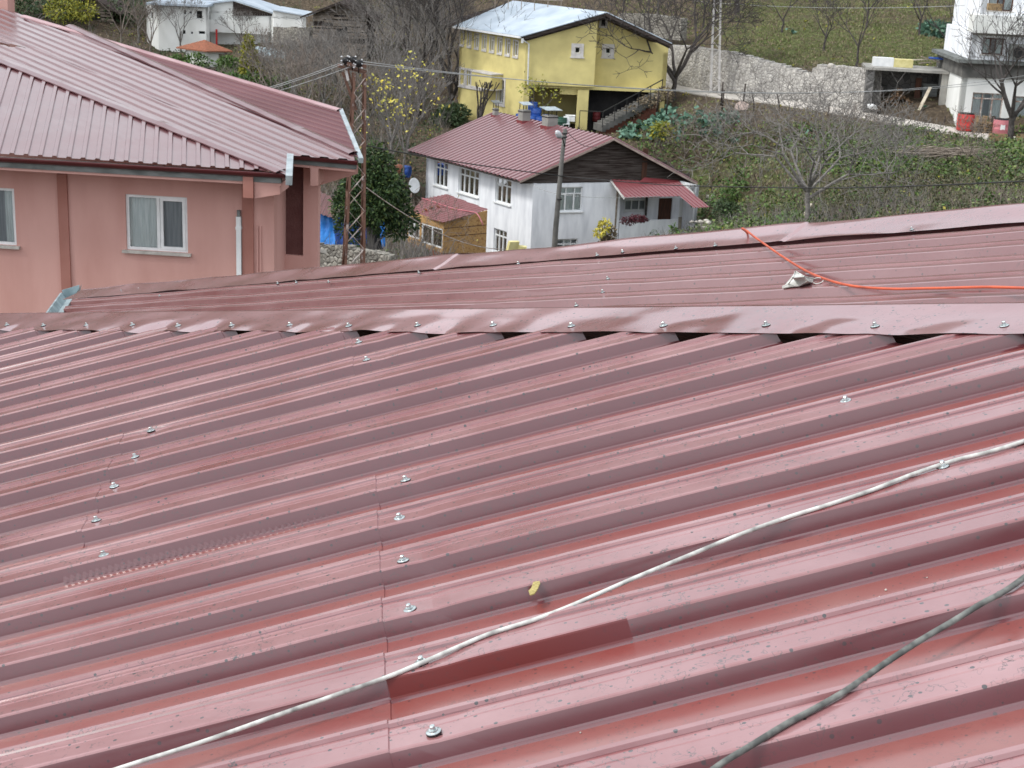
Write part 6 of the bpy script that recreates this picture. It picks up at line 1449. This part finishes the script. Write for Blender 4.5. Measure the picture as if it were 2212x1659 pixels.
tree('sapling', 'thin bush with red stems beside the lower left window of the white house', 'bush', ground_at(1050, 540, 76), 3.6, .04, 4, 29, .5, .5, 'bark', trunk=.15)
tree('sapling', 'bare brambly shrub with a few yellow leaves in front of the chipboard shed', 'bush', ground_at(925, 560, 72.5), 3.4, .04, 4, 31, .8, .2, 'barkb', trunk=.08, nl=5, leaf='yleaf', ls=.15, ln=1, lfrac=.05)
tree('bare_tree', 'dark many-branched tree rising behind the pylon insulators', 'tree', ground_at(905, 250, 106), 11.5, .19, 6, 61, .7, .3, 'barkd', trunk=.2, nl=5, minr=.011)
# thicket of bare trees on the far slope
TH = [(640, 215, 109, 4), (700, 230, 106, 5), (830, 130, 124, 8), (870, 105, 128, 9), (900, 190, 112, 9), (845, 330, 93, 6), (690, 330, 96, 6), (655, 260, 104, 6), (300, 80, 140, 8), (262, 90, 136, 7), (930, 70, 132, 8), (735, 215, 110, 6), (690, 200, 112, 4.5), (860, 250, 102, 8), (915, 240, 104, 8),
      (585, 215, 112, 5), (790, 300, 98, 7), (960, 110, 126, 9), (300, 62, 145, 5.5), (390, 100, 134, 4.5), (520, 88, 136, 3), (325, 100, 135, 4), (880, 320, 94, 6), (800, 110, 124, 6), (560, 195, 114, 3), (620, 240, 108, 5), (910, 150, 120, 8), (1000, 30, 140, 8), (840, 190, 113, 8)]
for k, (u, v, y, h) in enumerate(TH):
    tree('bare_tree', 'grey leafless tree in the bare thicket covering the slope left of the yellow house', 'tree', ground_at(u, v + 12, y), h, .10, 5, 100 + k, .6, .35, 'bark' if k % 3 else 'barkb', trunk=.18, nl=4, minr=.010, group='leafless trees in the thicket left of the yellow house')
TR = [(1345, 42, 130, 6, 'bare tree behind the yellow house roof at the top edge'), (1420, 40, 130, 7, 'bare tree above the high grey rubble wall'), (1590, 28, 138, 7, 'dark multi-stemmed tree at the top edge right of the lattice pole'), (1690, 70, 122, 4, 'small bare tree on the green slope above the middle of the stone wall'), (1850, 150, 114, 6, 'gnarled bare fruit tree on the green slope left of the wood store'), (1872, 60, 118, 5, 'bare fruit tree at the top of the green slope'), (1985, 80, 114, 5.5, 'slim bare tree beside the cabbage patch on the upper slope'), (2040, 120, 110, 5, 'twisted bare tree just left of the tall building'), (1780, 110, 118, 4, 'low twisted bare fruit tree in the middle of the green slope'), (1520, 60, 126, 6, 'bare tree touching the top edge beside the lattice pole')]
for k, (u, v, y, h, lb) in enumerate(TR): tree('bare_tree', lb, 'tree', ground_at(u, v, y), h, .09 if k != 2 else .22, 5 if k < 3 else 4, 300 + k, .7, .3, 'barkd' if k != 1 else 'bark', trunk=.25, nl=3, minr=.012)
GS = [(1560, 350, 86, 3.5), (1850, 345, 82, 3), (1945, 350, 80, 3.2), (1650, 330, 84, 2.8), (1915, 400, 72, 3), (1480, 330, 90, 2.5), (1790, 330, 82, 3.2), (2090, 345, 80, 2.5)]
gl_ = ['arching grey shrub left of the wide bare tree in the garden', 'tall dry brown shrub right of the wide bare tree', 'dry brown shrub below the wood store', 'bare shrub with few leaves in the cabbage patch', 'dry twiggy shrub in the grass right of the big grey tree', 'bramble arching above the house gable', 'thin grey shrub behind the crown of the wide bare tree', 'brown brushy shrub beside the brush heap']
for k, (u, v, y, h) in enumerate(GS): tree('shrub', gl_[k], 'shrub', ground_at(u, v, y), h, .05, 4, 400 + k, .75, .3, 'barkb' if k % 2 else 'bark', trunk=.08, nl=5, minr=.009, leaf=None, ls=.2, ln=2, lfrac=.12)
# leafy crowns
def leafy(name, label, cat, base, clumps, leaf, ls, n, seed, trunk_r=.08, bark='bark', holes=.25, group=None, trunk=True):
    """clumps: (dx, dy, dz, rx, rz)"""
    rr = random.Random(seed); t = thing(name, base, label, cat, group)
    if trunk:
        mb = MB(); c = clumps[0]
        for (dx, dy, dz, rx, rz) in clumps[:8]:
            e_ = base + V((dx, dy, dz)); m_ = base + V((dx * .25, dy * .25, dz * .55)); mb.tube([base - Z1 * .2, base.lerp(m_, .5) + V((.03, 0, 0)), m_, e_], [trunk_r, trunk_r * .8, trunk_r * .55, trunk_r * .2], 6, cap=False)
        mb.build('trunk', M[bark], t, True)
    lm = MB(); tot = sum(c[3] ** 2 * c[4] for c in clumps)
    for (dx, dy, dz, rx, rz) in clumps:
        c = base + V((dx, dy, dz)); k = int(n * rx * rx * rz / tot)
        for _ in range(k):
            d = V((rr.gauss(0, 1), rr.gauss(0, 1), rr.gauss(0, 1))).normalized(); f = rr.random() ** .35
            f *= 1 + .25 * NZ.noise(d * 2.2 + V((seed, 0, 0)))
            p = c + V((d.x * rx, d.y * rx, d.z * rz)) * f
            if NZ.noise(p * (1.4 / max(.4, rx))) > holes + .15: continue
            a = (d + V((rr.gauss(0, .7), rr.gauss(0, .7), rr.gauss(-.2, .7)))).normalized(); b = a.cross(V((rr.gauss(0, 1), rr.gauss(0, 1), rr.gauss(0, 1)))).normalized(); l = ls * rr.uniform(.6, 1.35)
            lm.quad(p - a * l * .1, p + a * l * .4 + b * l * .24, p + a * l, p + a * l * .4 - b * l * .24)
    lm.build('foliage', M[leaf], t); return t
bc = at(795, 575, 56); rr = random.Random(4)
cl_ = [(0, 0, 2.5, 1.2, .95), (-.75, 0, 2.2, .7, .7), (-.8, .1, 1.45, .5, .5), (.8, .2, 2.2, .8, .75), (1.35, .1, 1.75, .55, .5), (.2, .2, 3.6, .8, .7), (-.3, 0, 3.1, .8, .7), (.6, 0, 3.0, .8, .7), (.15, .2, 4.1, .5, .5), (-.45, -.1, .95, .4, .35), (1.0, .2, 1.3, .4, .35), (.5, .1, 1.6, .6, .5)]
leafy('evergreen_tree', 'dark green leafy citrus tree behind the pylon in front of the blue tarpaulin', 'tree', bc, cl_, 'citrus', .14, 15000, 5, .07, holes=.2)
leafy('columnar_tree', 'tall narrow yellow green tree below the white houses at the upper left', 'tree', ground_at(538, 185, 118), [(0, 0, 1.2, .65, 1.0), (0, 0, 2.3, .55, 1.0), (0, 0, 3.1, .35, .8), (.45, 0, 1.0, .5, .9)], 'ygreen', .22, 3600, 8, .07)
leafy('evergreen_bush', 'green laurel bush with orange tips left of the pruned tree', 'bush', ground_at(975, 275, 99), [(0, 0, .8, 1.1, .9), (-.7, 0, .5, .8, .6), (.6, 0, 1.0, .7, .6)], 'bush', .22, 2600, 9)
leafy('bush', 'yellow green bush at the top left corner beside the pink chimney', 'bush', ground_at(75, 45, 140), [(2.5, 0, 1.3, 1.6, 1.2), (4.5, 0, 1.2, 1.2, 1.0)], 'ygreen', .25, 1500, 10)
leafy('bush', 'dark green bush behind the roof ridge at the far left', 'bush', ground_at(40, 40, 144), [(0, 0, 1.5, 2.5, 2.0), (4, 2, 2.0, 2.2, 2.0), (9, 3, 1.0, 2.5, 1.3)], 'bush', .32, 3800, 11)
leafy('climber', 'dry climbing plant with yellow leaves against the white wall left of the porch', 'climber', setz(at(1308, 560, 78.6), at(1308, 560, 78.6).z), [(0, 0, .6, .5, .6), (.1, 0, 1.3, .4, .45), (-.4, 0, .3, .5, .5)], 'dry', .16, 1700, 12, .05, 'barkb')
leafy('climber', 'patch of bright yellow leaves on the dry climber by the porch', 'climber', at(1304, 500, 78.2), [(0, 0, .25, .35, .3), (-.2, 0, -.1, .28, .25), (.1, 0, .5, .18, .15)], 'yleaf', .15, 420, 13, .02, 'barkb')
mred = leafmat('dark_red_leaves', [(.06, .015, .02), (.10, .02, .03), (.04, .012, .015)]); M['redleaf'] = mred
leafy('climber', 'dry yellowish creeper hanging over the outdoor stairs', 'climber', at(1400, 226, 102.4), [(0, 0, .2, .7, .4), (1.0, 0, .7, .6, .4), (-1.0, 0, -.5, .6, .35)], 'dry', .2, 900, 33, .02, 'barkb')
leafy('trailing_plant', 'dark red trailing plant along the top of the porch parapet', 'plant', at(1378, 474, 78.4), [(0, 0, .05, .5, .14), (-.5, 0, -.1, .4, .18), (.3, 0, .02, .3, .1)], 'redleaf', .12, 900, 15, .01, 'barkb')
leafy('weed', 'tall green weed growing in front of the white parapet', 'plant', at(1455, 522, 77.4), [(0, 0, .5, .22, .3), (.2, 0, .1, .3, .15), (0, 0, .8, .12, .15)], 'green', .2, 180, 16, .015)
leafy('weed', 'thin dark weed against the white parapet right of the dark vent', 'plant', at(1412, 530, 77.4), [(0, 0, .4, .28, .4), (-.3, 0, .2, .2, .3)], 'bush', .1, 170, 17, .012)
leafy('bush', 'round green bush below the terracotta hut', 'bush', ground_at(425, 152, 121), [(0, 0, .6, 1.1, .8), (-1.4, 0, .5, 1.0, .7), (2.6, 0, .5, 1.1, .8)], 'green', .25, 2200, 18)
leafy('bush', 'dark green bush at the foot of the yellow columnar tree', 'bush', ground_at(500, 195, 116), [(0, 0, .5, 1.2, .8), (1.6, 0, .6, 1.0, .8), (3.2, 0, .5, 1.2, .7)], 'green', .25, 2400, 19)
leafy('bush', 'large leafy cabbage plant on the slope left of the tall building', 'plant', ground_at(2018, 78, 116), [(0, 0, .5, 1.1, .6), (.9, 0, .4, .7, .5)], 'cabb', .4, 500, 20, .03)
leafy('weed', 'lime green bramble tangle right of the house gable', 'plant', ground_at(1590, 420, 80), [(0, 0, .5, .5, .6), (.3, 0, 1.1, .3, .4), (-.4, 0, .2, .5, .4)], 'green', .2, 380, 21, .02)
leafy('weed', 'lime green leafy bramble by the end of the cabbage patch', 'plant', ground_at(1428, 300, 92), [(0, 0, .6, .7, .6), (.6, 0, .3, .5, .4)], 'ygreen', .22, 600, 22, .02)
leafy('bush', 'dark overgrown bush right of the porch awning', 'bush', ground_at(1575, 480, 82), [(0, 0, .5, .9, .6), (1.0, 0, .3, .7, .5), (-.4, 0, .9, .5, .4)], 'bush', .16, 2600, 23, .03)
# brush heap
bh = ground_at(2060, 345, 80); q = MB(); rr = random.Random(9)
for k in range(170):
    c = bh + V((rr.gauss(0, 1.1), rr.gauss(0, .5), rr.uniform(.05, .55))); d = V((1, rr.uniform(-.4, .4), rr.uniform(-.05, .3))).normalized(); l = rr.uniform(.6, 1.5); q.tube([c - d * l, c + V((0, 0, rr.uniform(-.05, .1))), c + d * l], [.012, .02, .012], 4, cap=False)
o = q.build('brush_heap', M['greywood'], None, loc=bh); tag(o, 'heap of cut grey branches lying in the grass below the tall building', 'branches')
# ------------------------------------------------ ground cover (nobody could count it)
def scatter(name, n, seed, region, matn, h, wd, k=4, lean=.5, flat=0.0, leafy_=0, spr=.3):
    rr = np.random.RandomState(seed); out = MB(); cnt = 0; vs = []; fs = []
    ov = 40 if n < 5000 else 8; xy = rr.uniform(0, 1, (n * ov, 2)); yy = 50 + (165 - 50) * xy[:, 1] ** .9; xx = (xy[:, 0] - .5) * 2 * (.37 * yy + 2)
    zz = ground(xx, yy); d, rz, sd_ = road_near(xx, yy)
    R_ = random.Random(seed)
    for x, y, z, dr, s_ in zip(xx, yy, zz, d, sd_):
        if cnt >= n: break
        if dr < RW + (.35 if s_ <= 0 else 1.1): continue
        p = V((x, y, float(z))); u, v = proj(p)
        if v < -60 or v > 640: continue
        w_ = region(u, v, x, y)
        if R_.random() > w_: continue
        hz_ = (NZ.noise(V((x * .25, y * .25, seed))) * .5 + .75) * R_.uniform(.5, 1.35); hh = h * hz_
        z0 = z + .18 * NZ.noise(V((x * .35, y * .35, 0)))
        if leafy_:
            for j in range(k):
                c = V((x + R_.gauss(0, spr), y + R_.gauss(0, spr), z0 + hh * R_.random())); a = V((R_.gauss(0, 1), R_.gauss(0, 1), R_.gauss(.3, .6))).normalized(); b_ = a.cross(V((R_.gauss(0, 1), R_.gauss(0, 1), R_.gauss(0, 1)))).normalized(); l = leafy_ * R_.uniform(.5, 1.4)
                i = len(vs); vs += [tuple(c - a * l * .5), tuple(c + b_ * l * wd), tuple(c + a * l * .5), tuple(c - b_ * l * wd)]; fs.append((i, i + 1, i + 2, i + 3))
            cnt += 1; continue
        for j in range(k):
            a = R_.uniform(0, 6.28); l = V((math.cos(a) * lean * R_.random(), math.sin(a) * lean * R_.random(), 1 - flat * R_.random())) * hh
            b_ = V((x + R_.gauss(0, wd * 1.8), y + R_.gauss(0, wd * 1.8), z0 - .03)); a2 = R_.uniform(0, 6.28); s = V((math.cos(a2), math.sin(a2), 0)) * wd * R_.uniform(.6, 1.3)
            i = len(vs); vs += [tuple(b_ - s * .5), tuple(b_ + l * .55 + s), tuple(b_ + l), tuple(b_ + l * .5 - s)]; fs.append((i, i + 1, i + 2, i + 3))
        cnt += 1
    out.v = vs; out.f = fs; out.m = [0] * len(fs); o = out.build(name, M[matn]); o['kind'] = 'stuff'; return o
nzz = lambda x, y, s: .5 + .9 * NZ.noise(V((x * .18, y * .18, s)))
def greenreg(u, v, x, y):
    if u > 1500 and v < 170: return .95 * min(1, max(.1, nzz(x, y, 1) + .15))
    if u > 1480 and 290 < v < 480: return .6 * max(0.05, nzz(x, y, 2))
    if u > 1900 and 300 < v < 370: return .5
    if 480 < u < 720 and 140 < v < 230: return .35 * max(0, nzz(x, y, 3))
    if 2000 > u > 1330 and 225 < v < 290: return .15
    if u < 970: return .12 * max(0, nzz(x, y, 4))
    if 1330 < u < 1500: return .3
    return .1
def dryreg(u, v, x, y):
    if u > 1500 and v < 170: return .75 * max(.15, 1.1 - nzz(x, y, 1))
    if u < 980: return .8
    if u > 1330 and v > 220: return .75 * max(.1, nzz(x, y, 5))
    return .4
def cabreg(u, v, x, y):
    if 1345 < u < 1590 and 248 < v < 305: return .9
    if 1500 < u < 1760 and 285 < v < 330: return .16 * max(0, nzz(x, y, 6))
    if 1700 < u < 1716 and 60 < v < 75: return .3
    return 0
def olreg(u, v, x, y):
    if u > 1740 and v > 400 - (u - 1800) * .08: return .95
    if u > 1960 and v > 350: return .8 
    return 0
scatter('grass', 26000, 1, greenreg, 'grass', .20, .035, 5, 1.0)
scatter('dry_weeds', 20000, 2, dryreg, 'dry', .30, .028, 4, 1.1)
scatter('cabbage_patch', 1300, 3, cabreg, 'cabb', .55, .4, 9, leafy_=.34, spr=.22)
scatter('scrub', 9000, 4, olreg, 'olive', .55, .22, 14, leafy_=.13, spr=.25)
scatter('garden_undergrowth', 12000, 9, lambda u, v, x, y: .95 * max(.15, nzz(x, y, 9)) * (.18 if u > 1760 and v > 392 else 1) if (1370 < u and v > 275) else 0, 'gardenleaf', .6, .3, 10, leafy_=.18, spr=.30)
scatter('undergrowth', 9000, 5, lambda u, v, x, y: .5 * max(0, nzz(x, y, 8)) if (u < 960 or (u > 1380 and v > 280)) else 0, 'bush', .45, .3, 8, leafy_=.15, spr=.25)
scatter('yellow_ground_leaves', 1600, 6, lambda u, v, x, y: .5 if (u < 960 or (u > 1400 and v > 250)) else .1, 'ygreen', .35, .35, 5, leafy_=.16, spr=.3)
def twigs(name, n, seed, region, matn, h, r_):
    rr = random.Random(seed); q = MB(); cnt = 0
    while cnt < n:
        y = 50 + 110 * rr.random(); x = (rr.random() - .5) * 2 * (.37 * y + 2); 
        p = V((x, y, 0)); z = float(ground_raw(np.array([x]), np.array([y]))[0]); u, v = proj(V((x, y, z)))
        if v < -40 or v > 620 or not region(u, v): continue
        for j in range(9):
            a = rr.uniform(0, 6.28); l = h * rr.uniform(.4, 1.1); e_ = V((math.cos(a) * .45 * l, math.sin(a) * .45 * l, l)); b_ = V((x + rr.gauss(0, .12), y + rr.gauss(0, .12), z - .05)); m_ = b_ + e_ * .55 + V((rr.gauss(0, .07), rr.gauss(0, .07), 0))
            q.tube([b_, m_, b_ + e_ + V((0, 0, -.2 * l * rr.random()))], [r_, r_ * .8, r_ * .5], 3, cap=False)
        cnt += 1
    o = q.build(name, M[matn]); o['kind'] = 'stuff'
thk = lambda u, v: (u < 965 and v > 40 and (v > 165 or u > 800 or 160 < u < 315 and v > 75)) and not (850 < u < 960 and 280 < v < 400)
twigs('thicket_twigs', 950, 11, thk, 'bark', 1.5, .013)
twigs('brown_twigs', 700, 12, thk, 'barkb', 1.3, .013)
twigs('garden_twigs', 550, 13, lambda u, v: (u > 1380 and v > 268) and not (1350 < u < 1600 and v < 300) and not (u > 1950 and v < 320), 'barkb', .95, .010)
twigs('grey_garden_twigs', 200, 14, lambda u, v: (1400 < u < 2000 and v > 300), 'bark', 1.1, .011)
